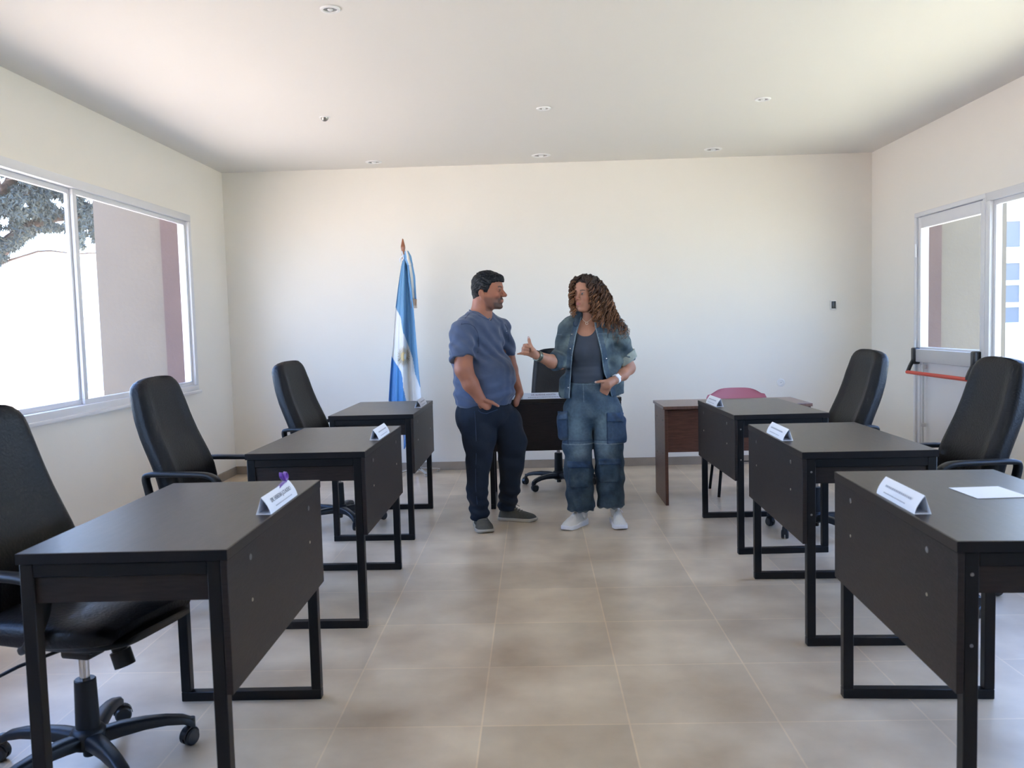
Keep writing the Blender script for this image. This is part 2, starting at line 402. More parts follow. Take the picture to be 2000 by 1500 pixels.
# reddish brown desk
r = tag(empty('side_desk', (.902, 6.04, 0)), 'reddish brown wooden desk standing in front of the pink chair', 'desk')
RX, RY, RZ = 1.02, .50, .705
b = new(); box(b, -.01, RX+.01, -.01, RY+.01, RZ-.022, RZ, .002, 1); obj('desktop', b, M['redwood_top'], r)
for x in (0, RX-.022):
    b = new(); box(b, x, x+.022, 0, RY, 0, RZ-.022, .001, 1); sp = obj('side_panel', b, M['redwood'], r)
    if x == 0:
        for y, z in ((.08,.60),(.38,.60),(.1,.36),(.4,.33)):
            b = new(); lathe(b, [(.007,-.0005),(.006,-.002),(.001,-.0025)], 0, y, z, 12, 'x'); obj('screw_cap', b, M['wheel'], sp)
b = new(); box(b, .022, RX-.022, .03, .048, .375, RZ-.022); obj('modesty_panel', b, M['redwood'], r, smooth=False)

# ------------------------------------------------------------------ swivel chairs
def srect(cx, cz_fn, hw, ht, n=36, p=.45):
    out = []
    for k in range(n):
        a = 2*PI*k/n; c, s = math.cos(a), math.sin(a)
        out.append((math.copysign(abs(c)**p, c)*hw, math.copysign(abs(s)**p, s)*ht))
    return out
def make_chair():
    "faces +x, origin on the floor under the column"
    r = empty('office_chair')
    prof = [(.47,-.150,.190,.034),(.50,-.142,.203,.050),(.58,-.138,.212,.058),(.65,-.153,.213,.060),(.70,-.172,.210,.061),(.76,-.200,.205,.061),(.82,-.228,.200,.060),
            (.90,-.258,.192,.059),(.98,-.281,.182,.057),(1.03,-.292,.175,.056),(1.055,-.297,.166,.053),(1.075,-.303,.150,.046),(1.090,-.310,.125,.034),(1.099,-.318,.090,.019),(1.103,-.324,.045,.006)]
    rings = []
    zs = np.array([q[0] for q in prof]); 
    Z = np.concatenate([np.linspace(.47,1.03,20), np.linspace(1.04,1.103,14)])
    for z in Z:
        xf = np.interp(z, zs, [q[1] for q in prof]); hw = np.interp(z, zs, [q[2] for q in prof]); ht = np.interp(z, zs, [q[3] for q in prof])
        ring = []
        for (yy, xx) in srect(0, 0, hw, ht):
            u = abs(yy)/hw; x = xf - ht + xx
            if xx > 0: x += .016*math.exp(-((u-.80)/.13)**2)*min(1,(1.09-z)/.12) - .010*(1-u**2)
            else: x += .02*(u**2)
            ring.append((x, yy, z + .004*math.sin(yy*20)*0))
        rings.append(ring)
    b = new(); loft(b, rings); bk = obj('backrest', b, M['leather'], r, ang=60)
    b = new(); box(b, -.235, -.150, -.035, .035, .40, .62, .01); box(b, -.235,.0,-.035,.035,.395,.42,.008); obj('back_bracket', b, M['plastic'], r)
    # seat cushion and its shell
    rings = []
    for s in np.linspace(0, 1, 17):
        x = -.20 + .445*s
        lift = .035*max(0,(s-.62)/.38)**2
        hw = .245*(1-.22*abs(2*s-1)**5); e = math.sin(PI*min(max(s*.94+.03,0),1))**.35
        ht = .052*e; zc = .487 - .018*max(0,(s-.75)/.25)**2 + lift*.2
        rings.append([(x, yy, zc+zz*(1 if zz > 0 else .9) - .006*(1-(yy/hw)**2)*(zz > 0)) for yy, zz in srect(0,0,hw,ht,32,.5)])
    b = new(); loft(b, rings); obj('seat', b, M['leather'], r, ang=60)
    rings = []
    for s in np.linspace(0, 1, 11):
        x = -.17 + .44*s; hw = .20*(1-.25*abs(2*s-1)**4); e = math.sin(PI*min(max(s*.9+.05,0),1))**.5
        rings.append([(x, yy, .452+zz) for yy, zz in srect(0,0,hw,.030*e,24,.6)])
    b = new(); loft(b, rings); obj('seat_shell', b, M['plastic'], r, ang=60)
    for s in (-1, 1):
        y = s*.262
        pts = [(-.13,y*.90,.455),(-.17,y*.98,.475),(-.215,y,.53),(-.235,y,.60),(-.242,y,.645),(-.22,y,.662),(-.1,y,.664),(.03,y,.664),(.085,y,.655),(.115,y,.63),(.115,y,.58),(.09,y,.52),(.06,y*.98,.475),(.02,y*.90,.455)]
        cv = [Vector(p) for p in pts]; sm = []
        for i in range(len(cv)-1):
            for k in range(4):
                t_ = k/4; p0, p1, p2, p3 = cv[max(i-1,0)], cv[i], cv[i+1], cv[min(i+2,len(cv)-1)]
                sm.append(.5*((2*p1)+(p2-p0)*t_+(2*p0-5*p1+4*p2-p3)*t_*t_+(3*p1-p0-3*p2+p3)*t_**3))
        sm.append(cv[-1])
        b = new(); strip(b, sm, .046, .022); obj('armrest', b, M['plastic'], r, ang=60)
    b = new(); box(b, -.09,.09,-.07,.07,.375,.43,.012); box(b, -.05,.05,-.04,.04,.345,.38,.01); obj('tilt_mechanism', b, M['plastic'], r)
    b = new(); tube(b, [(.13,-.02,.415),(.150,-.02,.375)], .021, 16); tube(b, [(.148,-.02,.38),(.163,-.02,.335)], [.030,.030], 18); obj('tension_knob', b, M['plastic'], r)
    b = new(); tube(b, [(-.03,-.05,.38),(-.11,-.13,.355),(-.19,-.20,.315)], .0055, 8); tube(b, [(-.185,-.195,.318),(-.235,-.235,.30)], [.011,.015], 10); obj('height_lever', b, M['plastic'], r)
    b = new(); tube(b, [(0,0,.27),(0,0,.36)], .0145, 18); obj('gas_piston', b, M['chrome'], r)
    b = new(); lathe(b, [(.028,.275),(.031,.272),(.035,.12),(.034,.10)], n=20); obj('column_cover', b, M['plastic'], r)
    bs = new(); lathe(bs, [(.030,.058),(.052,.068),(.052,.112),(.042,.125),(.030,.128)], n=20); lathe(bs, [(.016,.035),(.018,.038),(.018,.06)], n=14)
    for k in range(5):
        a = math.radians(28+72*k); d = Vector((math.cos(a), math.sin(a), 0)); s_ = Vector((-d.y, d.x, 0))
        rr = []
        for q, zt, h, w in ((.03,.112,.045,.026),(.09,.118,.042,.025),(.16,.117,.036,.022),(.22,.110,.031,.020),(.27,.098,.028,.019),(.292,.086,.028,.018),(.303,.070,.02,.014)):
            c_ = d*q
            rr.append([tuple(c_ + s_*(u*w) + Vector((0,0,zt+v*h))) for u, v in ((-1,-.9),(-1,-.25),(-.75,-.05),(-.3,0),(.3,0),(.75,-.05),(1,-.25),(1,-.9),(.5,-1),(-.5,-1))])
        loft(bs, rr)
    base = obj('star_base', bs, M['plastic'], r, ang=50)
    for k in range(5):
        a = math.radians(28+72*k); b = new(); d = Vector((math.cos(a), math.sin(a), 0)); c_ = d*.295
        tube(b, [tuple(c_+Vector((0,0,.085))), tuple(c_+Vector((0,0,.048)))], .011, 10)
        ca = a + 2.2 + k*1.3; u = Vector((math.cos(ca), math.sin(ca), 0)); f = Vector((-u.y, u.x, 0)); o_ = c_ + f*.012
        for sg in (-1, 1):
            rings = []
            for q, rad in ((.003,.022),(.004,.0265),(.016,.0265),(.021,.022),(.022,.008)):
                rings.append([tuple(o_ + u*(sg*q) + f*math.cos(2*PI*j/18)*rad + Vector((0,0,.0275+math.sin(2*PI*j/18)*rad))) for j in range(18)])
            loft(b, rings)
        rings = [[tuple(o_ + u*q + f*math.cos(PI*j/10)*.030 + Vector((0,0,.030+math.sin(PI*j/10)*.030))) for j in range(11)] + [tuple(o_ + u*q + f*math.cos(PI*j/10)*.0275 + Vector((0,0,.030+math.sin(PI*j/10)*.0275))) for j in range(10,-1,-1)] for q in (-.012,.012)]
        loft(b, rings)
        obj('castor', b, M['wheel'], base, ang=40)
    return r
ch0 = make_chair(); gc = 'black leatherette swivel chairs behind the desks'
ch0.location = (-1.385, 2.50, 0)
SWIVEL = R_(-13)
tag(ch0, 'black leatherette swivel chair at the left front, partly cut off by the frame', 'chair', gc)
for (x, y, rz, lab) in ((-1.525,4.10,-.16,'black swivel chair at the second left desk, below the big window'),
                        (-1.345,5.72,-.24,'black swivel chair at the furthest left desk, left of the flag'),
                        (1.80,3.96,PI+.12,'black swivel chair at the middle right desk, before the red-barred door'),
                        (1.69,5.22,PI+.14,'black swivel chair at the furthest right desk, near the right corner of the room'),
                        (.17,6.85,-PI/2,'black swivel chair facing down the room between the two people')):
    c_ = dup(ch0); c_.location = (x,y,0); c_.rotation_euler = (0,0,rz); tag(c_, lab, 'chair', gc)
ch0.rotation_euler = (0,0,SWIVEL)
for k_ in kids(ch0):
    if k_.name.startswith('star_base'): k_.rotation_euler = (0,0,-SWIVEL)
# ------------------------------------------------------------------ pink chair
r = tag(empty('plastic_chair', (1.545, 6.46, 0)), 'dusky pink plastic shell chair with black legs behind the reddish desk', 'chair')
b = new(); rings = []
for z in np.linspace(.46, .775, 14):
    s = (z-.46)/.315; hw = .215 + .018*math.sin(PI*s*.8); 
    if s > .72: hw *= math.sqrt(max(0.04, 1-((s-.72)/.30)**2*.62))
    yb_ = .17 + .055*s
    fr_ = [(x, yb_ - .03*(1-(x/hw)**2)*-1 - .03, z + (-.02*(x/hw)**4 if s > .9 else 0)) for x in np.linspace(-hw, hw, 17)]
    rings.append(fr_ + [(x, y+.007, zz) for x, y, zz in fr_[::-1]])
loft(b, rings); obj('shell_back', b, M['pink'], r, ang=60)
b = new(); rings = []
for y in np.linspace(-.21, .20, 12):
    s = (y+.21)/.41; hw = .21*(1-.1*abs(2*s-1)**3); z0 = .455 - .02*math.sin(PI*s) - .03*max(0,.25-s)*2 + .03*max(0,s-.85)
    fr_ = [(x, y, z0 + .015*(x/hw)**4) for x in np.linspace(-hw, hw, 15)]
    rings.append(fr_ + [(x, yy, z-.007) for x, yy, z in fr_[::-1]])
loft(b, rings); obj('shell_seat', b, M['pink'], r, ang=60)
for sx, sy in ((-1,-1),(1,-1),(-1,1),(1,1)):
    b = new(); tube(b, [(sx*.17, sy*.13, .435), (sx*.215, sy*.165, .0)], .011, 10); obj('leg', b, M['frame'], r)
b = new()
tube(b, [(-.19,-.15,.26),(-.19,.15,.26)], .004, 8); tube(b, [(.19,-.15,.26),(.19,.15,.26)], .004, 8); tube(b, [(-.17,-.13,.43),(.17,-.13,.43)], .010, 8); tube(b, [(-.17,.13,.43),(.17,.13,.43)], .010, 8)
tube(b, [(-.19,-.15,.26),(.19,-.15,.26)], .004, 8)
obj('leg_brace', b, M['frame'], r)

# ------------------------------------------------------------------ name cards
def make_card(L=.285):
    "open paper tent; length along y, printed face towards -x, base from x=0 to x=.044"
    r = empty('name_card'); n = 9
    pr = [(.0 + .030*math.sin(s*PI/2*.92)**1.15*1.0, .052*s + .006*math.sin(PI*s)) for s in np.linspace(0, 1, n)]
    pr = [(.0 + .027*(s**1.6), .050*s) for s in np.linspace(0, 1, n)]
    out = pr + [(.044, 0.0)]
    inn = [(.041, .0012), (.0272, .0475)] + [(x+.0012, max(z-.0003, .0012)) for x, z in pr[-2:0:-1]] + [(.0014, .0012)]
    b = new(); A = []
    for y in (-L/2, L/2):
        A.append(([b.verts.new((x, y, z)) for x, z in out], [b.verts.new((x, y, z)) for x, z in inn]))
    for j in (0, 1):
        P = [q[j] for q in A]; m_ = len(P[0])
        for k in range(m_): b.faces.new((P[0][k], P[0][(k+1) % m_], P[1][(k+1) % m_], P[1][k]))
    for o_, i_ in A:
        ii = i_[::-1]   # same direction as the outer profile
        k = len(o_)
        bmesh.ops.triangle_fill
    # end rims: bridge outer and inner loops
    for o_, i_ in A:
        es = []
        for lp in (o_, i_):
            for k in range(len(lp)):
                e = b.edges.get((lp[k], lp[(k+1) % len(lp)]))
                if e: es.append(e)
        bmesh.ops.bridge_loops(b, edges=es)
    bmesh.ops.recalc_face_normals(b, faces=b.faces[:])
    obj('folded_paper', b, M['paper'], r, ang=30)
    return r
def face_mtx():
    # text plane (x right, y up, z out) -> card face: right = -y, up = face slope, out = -x/+z
    up = Vector((.024, 0, .050)).normalized(); rt = Vector((0,-1,0)); nn = rt.cross(up)
    m4 = Matrix((rt, up, nn)).transposed().to_4x4(); return m4
def write_card(card, line1, size, L, line2=None):
    m4 = face_mtx(); up = Vector((.024,0,.050)).normalized(); nn = Vector((0,-1,0)).cross(up)
    p = Vector((.012, 0, .031)) + nn*.0022
    if line1: lettering('name_lettering', line1, size, M['inkm'], card, Matrix.Translation(p) @ m4)
    # the small second line is only a row of unreadable strokes in the photograph
    b = new(); rnd = random.Random(L*1000+len(line1 or '')); x = -L*.30
    while x < L*.26:
        w = rnd.uniform(.004, .016); q = Matrix.Translation(Vector((.0025,0,.0135)) + nn*.0022) @ m4
        box(b, x, x+w, -.0014, .0014, -.0002, .0002, 0, 2, q); x += w + .003
    if not line1:
        x = -L*.33
        while x < L*.33:
            w = rnd.uniform(.006, .012); q = Matrix.Translation(Vector((.0115,0,.031)) + nn*.0024) @ m4
            box(b, x, x+w, -.003, .003, -.0002, .0002, 0, 2, q); x += w + .003
    obj('small_print', b, M['inkl'], card, smooth=False)
gcard = 'folded white name cards on the side desks'
cards = []
for (x, y, th, L, sx, txt, lab) in (
    (-.7629,2.0432+.527,R_(.39),1,-1,'DR. HEREDIA J.CLAUDIO','white name card with a purple ribbon bow tied on, on the left front desk'),
    (-.7429,3.6541+.50,R_(-.61),1,-1,None,'white folded name card on the second left desk'),
    (-.7497,5.1929+.54,R_(-.49),1,-1,None,'small white name card on the furthest left desk, in front of the flag'),
    (.9694,1.9887+.42,R_(-2.59),1,1,None,'white name card at the edge of the right front desk, beside the loose sheet'),
    (1.0376,3.3642+.46,R_(-1.37),1,1,None,'white name card on the middle right desk'),
    (1.087,4.7232+.60,R_(1.27),1,1,None,'white name card on the furthest right desk, before the pink chair')):
    c_ = make_card()
    off = .006
    if sx < 0: c_.rotation_euler = (0,0,PI+th)
    else: c_.rotation_euler = (0,0,th)
    dx = -(y-{-1:0,1:0}[sx])*0
    c_.location = (x + sx*off - (0.5*math.sin(th)), y, DH+.0004)
    write_card(c_, txt, .0185, .285)
    tag(c_, lab, 'name card', gcard)
    cards.append(c_)
# ribbon bow on the first card
b = new(); RB = [Vector(v) for v in ((0,0,0),(.004,-.012,.012),(.006,-.026,.018),(.004,-.034,.010),(.002,-.026,.002),(0,0,0))]
def ribbon(b, pts, w=.0075):
    pts = [Vector(p) for p in pts]; sm = []
    for i in range(len(pts)-1):
        for k in range(5):
            t_ = k/5; p0, p1, p2, p3 = pts[max(i-1,0)], pts[i], pts[i+1], pts[min(i+2,len(pts)-1)]
            sm.append(.5*((2*p1)+(p2-p0)*t_+(2*p0-5*p1+4*p2-p3)*t_*t_+(3*p1-p0-3*p2+p3)*t_**3))
    sm.append(pts[-1]); strip(b, sm, w, .0010, up=(1,0,.1))
ribbon(b, RB)
ribbon(b, [(0,0,0),(.002,.010,.016),(.003,.020,.024),(.002,.024,.014),(.001,.012,.004),(0,0,0)])
ribbon(b, [(0,0,0),(-.002,.018,.000),(.000,.042,-.004),(.002,.062,-.010)], .009)
ribbon(b, [(0,0,0),(.004,-.010,-.006),(.010,-.014,-.016)], .007)
ball(b, (0,0,0), .0055, 2, (1,1,.8))
o = obj('ribbon_bow', b, M['purple'], cards[0], ang=60); o.location = (.026, -.098, .054); o.scale = (1.3,1.3,1.3)

# long white name plate on the desk facing the room
t = tag(empty('name_plate', (.045, 6.055, DH)), 'long white name plate on the desk behind the two people', 'name plate')
b = new(); vs = [[(x, 0, 0), (x, .006, .041), (x, .020, .041), (x, .045, 0)] for x in (-.137, .137)]
loft(b, vs); obj('plate_body', b, M['paper'], t, smooth=False)
mt = Matrix.Translation((.010, .0035, .028)) @ Matrix.Rotation(R_(82), 4, 'X')
lettering('name_lettering', 'DR. SILPENNE AGUSTIN', .0165, M['inkp'], t, Matrix.Translation((0,-.0012,0)) @ mt)
b = new(); x = -.10
rnd = random.Random(3)
while x < .12:
    w = rnd.uniform(.006, .02); box(b, x, x+w, .0004, .0016, .0095, .0125); x += w+.003
obj('small_print', b, M['ink'], t, smooth=False)
t = tag(obj('plastic_tray', (lambda b: (box(b, -.034,.034,0,.05,0,.036,.002), b)[1])(new()), M['grey']), 'small grey block beside the long white name plate on the rear desk', 'block'); t.location = (-.128, 6.052, DH)

# loose sheet
b = new(); box(b, -.075, .075, -.08, .08, 0, .0012)
t = tag(obj('paper_sheet', b, M['paper'], smooth=False), 'loose white sheet of paper lying on the right front desk', 'paper')
t.location = (1.318, 2.525, DH+.0008); t.rotation_euler = (0,0,R_(2))

# ------------------------------------------------------------------ flag
fr = tag(empty('flag', (-1.03, 7.50, 0)), 'light blue and white flag with gold sun, on a wooden pole by the back wall', 'flag')
FO = fr.location.copy()
def fp(px, py, dy=0.): return at(px, py, 7.36+dy) - FO
ptop = fp(787, 490, .03); pbot = Vector((-.03,.06,.10))
b = new(); tube(b, [tuple(pbot), tuple(ptop)], .0125, 14); pole = obj('pole', b, M['pole'], fr)
d_ = (fp(786.5,466,.03)-fp(787.5,492,.03)); q = d_.normalized()
b = new(); base_ = fp(787.5, 492, .03); hL = d_.length
tube(b, [tuple(base_ + q*hL*s) for s in (0,.12,.3,.45,.62,.8,.93,1)], [.0125,.016,.0195,.0185,.014,.009,.006,.002], 16); obj('finial', b, M['pole'], fr)
b = new(); lathe(b, [(.030,.03),(.030,.07),(.020,.09),(.019,.16),(.014,.17)], -.03, .06, 0, 18)
for k in range(4):
    a = R_(28)+k*PI/2; d = Vector((math.cos(a), math.sin(a), 0)); c_ = Vector((-.03,.06,0))
    strip(b, [tuple(c_+d*.02+Vector((0,0,.055))), tuple(c_+d*.10+Vector((0,0,.045))), tuple(c_+d*.20+Vector((0,0,.030)))], .030, .012, up=tuple(Vector((-d.y,d.x,0))))
    ball(b, tuple(c_+d*.19+Vector((0,0,.013))), .013, 1)
obj('stand', b, M['chrome'], fr)
vL = [(497,789),(520,783.5),(560,777.5),(601,772.5),(650,768.5),(700,764.5),(740,761.5),(782,759),(800,763),(820,779),(838,787.5),(877,788.5)]
vR = [(497,794),(520,797.5),(560,802.5),(601,808),(650,812),(700,816),(740,819.5),(782,823.5),(800,824),(838,812),(863,798),(877,790)]
b1 = [(600,770),(601,773),(620,783),(635,785),(650,787.5),(675,798),(700,806),(730,811),(757,821),(765,826),(800,840)]
b2 = [(690,700),(696,765),(712,775),(727,784),(737,786),(760,788),(782,793),(800,802),(838,830)]
ip = lambda T_, v: float(np.interp(v, [q[0] for q in T_], [q[1] for q in T_]))
def fold(u, v):
    s = min(1, max(0, (v-500)/260)); amp = .012 + .035*s
    return amp*(math.sin(u*PI*3.1+.5+ (v-500)*.002) + .45*math.sin(u*PI*7.3+1.2-(v-500)*.004)) - .02*s
NU, NV = 72, 230
verts = []; cols = []
BLUE = (.055,.235,.60); WHITE = (.80,.80,.80)
for j in range(NV):
    v = 497+(877-497)*j/(NV-1); l, r_ = ip(vL, v), ip(vR, v)
    for i in range(NU):
        u = i/(NU-1); x = l+(r_-l)*u
        verts.append(tuple(fp(x, v, fold(u, v))))
        if v < 601 or x > ip(b1, v): c = (.105,.285,.50)
        elif v > 694 and x < ip(b2, v): c = (.045,.225,.54)
        else: c = WHITE
        cols.append(c)
me = bpy.data.meshes.new('cloth'); me.from_pydata(verts, [], [(j*NU+i, j*NU+i+1, (j+1)*NU+i+1, (j+1)*NU+i) for j in range(NV-1) for i in range(NU-1)])
ca = me.color_attributes.new('Col', 'FLOAT_COLOR', 'POINT'); ca.data.foreach_set('color', np.array([(*c,1) for c in cols], dtype=np.float32).ravel())
M['flag'] = mat('flag_satin', rough=.5, attr='Col', sheen=.3)
me.materials.append(M['flag']); me.polygons.foreach_set('use_smooth', [True]*len(me.polygons))
cloth = bpy.data.objects.new('cloth', me); C.objects.link(cloth); cloth.parent = fr
sd = cloth.modifiers.new('thickness', 'SOLIDIFY'); sd.thickness = .0015
def fuv(px, py):
    l, r_ = ip(vL, py), ip(vR, py); return fp(px, py, fold((px-l)/(r_-l), py)-.006)
b = new()
for k in range(32):
    a = 2*PI*k/32; wv = (k % 2)*.9
    ins, outs = .40, (1. if k % 2 == 0 else .93)
    def pt(rad, da=0.): 
        aa = a+da; return fuv(788.5+13.5*rad*math.cos(aa), 696.5+21.5*rad*math.sin(aa))
    q = [pt(ins,-.06), pt(ins,.06), pt((ins+outs)/2,.05), pt(outs,0), pt((ins+outs)/2,-.05)]
    vv = [b.verts.new(p) for p in q]; ww = [b.verts.new(p+Vector((0,.003,0))) for p in q]
    b.faces.new(vv); b.faces.new(ww[::-1])
    for i in range(5): b.faces.new((vv[i], vv[(i+1)%5], ww[(i+1)%5], ww[i]))
M['sun'] = mat('sun_emblem_gold', (.47,.36,.21), .5)
M['sunface'] = mat('sun_face_gold', (.72,.55,.26), .45, bump=(200,.5))
em = obj('sun_emblem', b, M['sun'], cloth, smooth=False)
b = new(); n_ = 24
vv = [b.verts.new(fuv(788+5.2*math.cos(2*PI*k/n_), 696.5+9*math.sin(2*PI*k/n_))) for k in range(n_)]
cc = b.verts.new(fuv(788, 696.5)+Vector((0,-.008,0)))
for k in range(n_): b.faces.new((vv[k], vv[(k+1)%n_], cc))
obj('sun_face', b, M['sunface'], cloth)
# streamer ribbon with a gold fringe
b = new(); rings = []
def band(name, xs, pathf, colf, vs, n=16, dy=-.03):
    V = []; K = []
    for v in vs:
        l, r_ = pathf(v)
        for i in range(n):
            u = i/(n-1); V.append(tuple(fp(l+(r_-l)*u, v, dy + .012*math.sin(u*5+v*.03)))); K.append((*colf(u), 1))
    m_ = bpy.data.meshes.new(name); nv = len(vs)
    m_.from_pydata(V, [], [(j*n+i, j*n+i+1, (j+1)*n+i+1, (j+1)*n+i) for j in range(nv-1) for i in range(n-1)])
    ca = m_.color_attributes.new('Col', 'FLOAT_COLOR', 'POINT'); ca.data.foreach_set('color', np.array(K, dtype=np.float32).ravel())
    m_.materials.append(M['flag']); m_.polygons.foreach_set('use_smooth', [True]*len(m_.polygons))
    o = bpy.data.objects.new(name, m_); C.objects.link(o); o.parent = fr
    s = o.modifiers.new('thickness', 'SOLIDIFY'); s.thickness = .002
    return o
sc = lambda u: (.13,.32,.58) if u < .33 or u > .66 else (.74,.72,.66)
st = band('streamer', None, lambda v: (ip([(505,794),(540,797),(585,802.5)], v), ip([(505,804),(540,811),(585,813.5)], v)), sc, np.linspace(503,585,26), 24, -.005)
band('streamer_loop', None, lambda v: (ip([(490,791),(505,790),(517,795)], v), ip([(490,797),(500,803),(518,807)], v)), sc, np.linspace(490,518,12), 24, -.03)
b = new()
for k in range(13):
    x = 803 + 10.8*k/12
    tube(b, [tuple(fp(x, 584, -.006)), tuple(fp(x+.3*math.sin(k), 593, -.008)), tuple(fp(x+.6*math.sin(k*2.1)+.6, 602, -.006))], .0018, 5)
obj('fringe', b, M['gold'], st)
b = new(); tube(b, [tuple(fp(785,491)), tuple(fp(787,499,-.03)), tuple(fp(781,506,-.02)), tuple(fp(782,512,-.02))], .006, 8); tube(b, [tuple(fp(787,497,-.03)), tuple(fp(788,505,-.03)), tuple(fp(786,509,-.03))], .005, 8)
obj('tie_cord', b, M['paper'], fr)

# ------------------------------------------------------------------ outside
def ext(name, bx, m): 
    b = new(); box(b, *bx); return struct(obj(name, b, M[m], smooth=False))
ext('trim_2', (XL-T-.19, XL-T, 7.08, 7.5, -.1, CH+.15), 'mauve')
ext('trim_3', (-3.62, XL-T-.185, 7.10, 7.95, -.1, CH+.15), 'fin')
ext('trim_4', (XR+T, XR+T+.15, 6.99, 7.4, -.1, CH+.15), 'mauve')
ext('trim_5', (XR+T+.145, 3.78, 7.01, 7.9, -.1, CH+.15), 'fin')
b = new(); box(b, -40, XL-T, -25, 45, -.16, -.06); struct(obj('ground_paving', b, M['pave'], smooth=False)); 
b = new(); box(b, XR+T, 45, -25, 45, -.16, -.06); struct(obj('ground_lawn', b, M['lawn'], smooth=False))
# white house beyond the left window
t = tag(empty('white_house', (-14, 24, 0)), 'sunlit white house wall beyond the left window, under the tree', 'building')
b = new(); box(b, -14, 7.2, 0, 6, -.1, 3.5, .06); obj('house_wall', b, M['far_wall'], t)
b = new(); box(b, -14.1, 7.3, -.12, 6.1, 3.5, 3.56, .02); obj('wall_coping', b, M['far_wall'], t)
# white building beyond the right window
t = tag(empty('white_building', (16, 24, 0)), 'sunlit white building with dark windows beyond the right window', 'building')
b = new(); box(b, -5.0, 8, 0, 6, -.1, 9, .05); obj('house_wall', b, M['far_wall'], t)
for (z0, z1, g1) in ((3.05,3.75,'far_glass'),(1.0,2.62,'far_glass')):
    b = new(); z_ = [(z0,z1)] if z1-z0 < 1 else [(z0,z0+.42),(z0+.55,z0+1.02),(z0+1.15,z1)]
    fx0, fx1 = -3.95, -2.72
    f = new(); box(f, fx0-.07, fx1+.07, -.07, -.03, z0-.07, z0-.0); box(f, fx0-.07, fx1+.07, -.07, -.03, z1, z1+.07); box(f, fx0-.07, fx0, -.07, -.03, z0, z1); box(f, fx1, fx1+.07, -.07, -.03, z0, z1)
    for a_, c_ in zip(z_, z_[1:]): box(f, fx0, fx1, -.07, -.03, a_[1], c_[0])
    w = obj('window', f, M['far_wall'], t, smooth=False)
    box(b, fx0, fx1, -.035, -.005, z0, z1); obj('pane', b, M[g1], w, smooth=False)
# tree beyond the left window
tr = tag(empty('pine_tree', (-10.5, 15.5, -.06)), 'shady pine tree with drooping grey-green boughs outside the left window', 'tree')
TO = tr.location.copy()
def tp(px, py, Y=16.): return at(px, py, Y)-TO
b = new()
tube(b, [(0,0,0),(.05,0,.9),(.1,.1,1.8),(.35,.2,2.6),tuple(tp(20,470)),tuple(tp(60,440)),tuple(tp(110,425)),tuple(tp(170,420)),tuple(tp(215,430))], [.26,.22,.2,.17,.13,.10,.08,.05,.03], 10)
tube(b, [(.1,.1,1.8),(-.2,.3,3.0),tuple(tp(20,360)),tuple(tp(40,300)),tuple(tp(60,240))], [.17,.14,.12,.09,.05], 10)
tube(b, [tuple(tp(20,400)),tuple(tp(60,370,15.5)),tuple(tp(75,340,15.2)),tuple(tp(90,300,15.2)),tuple(tp(120,260,15.5))], [.08,.07,.06,.05,.03], 8)
tube(b, [tuple(tp(40,430)),tuple(tp(90,385,16.4)),tuple(tp(140,360,16.4)),tuple(tp(200,350,16.2))], [.07,.06,.05,.03], 8)
tube(b, [tuple(tp(-10,520)),tuple(tp(20,508)),tuple(tp(75,491)),tuple(tp(100,490)),tuple(tp(150,496)),tuple(tp(190,494)),tuple(tp(215,496))], [.03,.02,.02,.016,.014,.014,.01], 6)
for i in range(40):
    a = random.uniform(-10, 215); c_ = random.uniform(300, 440); y_ = random.uniform(15, 17)
    tube(b, [tuple(tp(a, c_, y_)), tuple(tp(a+random.uniform(-30,30), c_+random.uniform(-25,10), y_+random.uniform(-.5,.5)))], [.02,.008], 5)
obj('trunk', b, M['bark'], tr)
holes = [(15,352,24,12),(45,338,22,12),(5,372,14,10),(132,398,14,9),(180,390,18,9),(196,382,14,9),(190,418,12,7),(55,437,12,7),(76,436,12,8),(8,432,10,12),(12,455,18,9),(172,470,8,14),(205,490,10,6)]
V = []; Fc = []; n_ = 0
rs = np.random.RandomState(5)
while n_ < 42000:
    px = rs.uniform(-60, 235); py = rs.uniform(215, 560)
    low = np.interp(px, [-60,0,20,50,75,140,150,160,185,200,212,235], [560,515,500,470,452,452,468,488,470,486,500,480])
    if py > low: continue
    if any(((px-a)/w_)**2+((py-c_)/h_)**2 < 1 for a, c_, w_, h_ in holes): continue
    if noise.noise(Vector((px*.03, py*.05, 3))) < -.33: continue
    Y = rs.uniform(14.6, 17.2); p = at(px, py, Y)-TO
    for q in range(2):
        d = Vector(rs.normal(size=3)); d.z -= .6; d.normalize(); s = d.orthogonal().normalized(); L = rs.uniform(.04, .10); w = rs.uniform(.006, .015)
        k = len(V); V += [tuple(p - s*w), tuple(p + s*w), tuple(p + d*L + s*w*.3), tuple(p + d*L - s*w*.3)]; Fc.append((k, k+1, k+2, k+3))
    n_ += 1
me = bpy.data.meshes.new('foliage'); me.from_pydata(V, [], Fc); me.materials.append(M['leaf'])
fo = bpy.data.objects.new('foliage', me); C.objects.link(fo); fo.parent = tr; fo['kind'] = 'stuff'

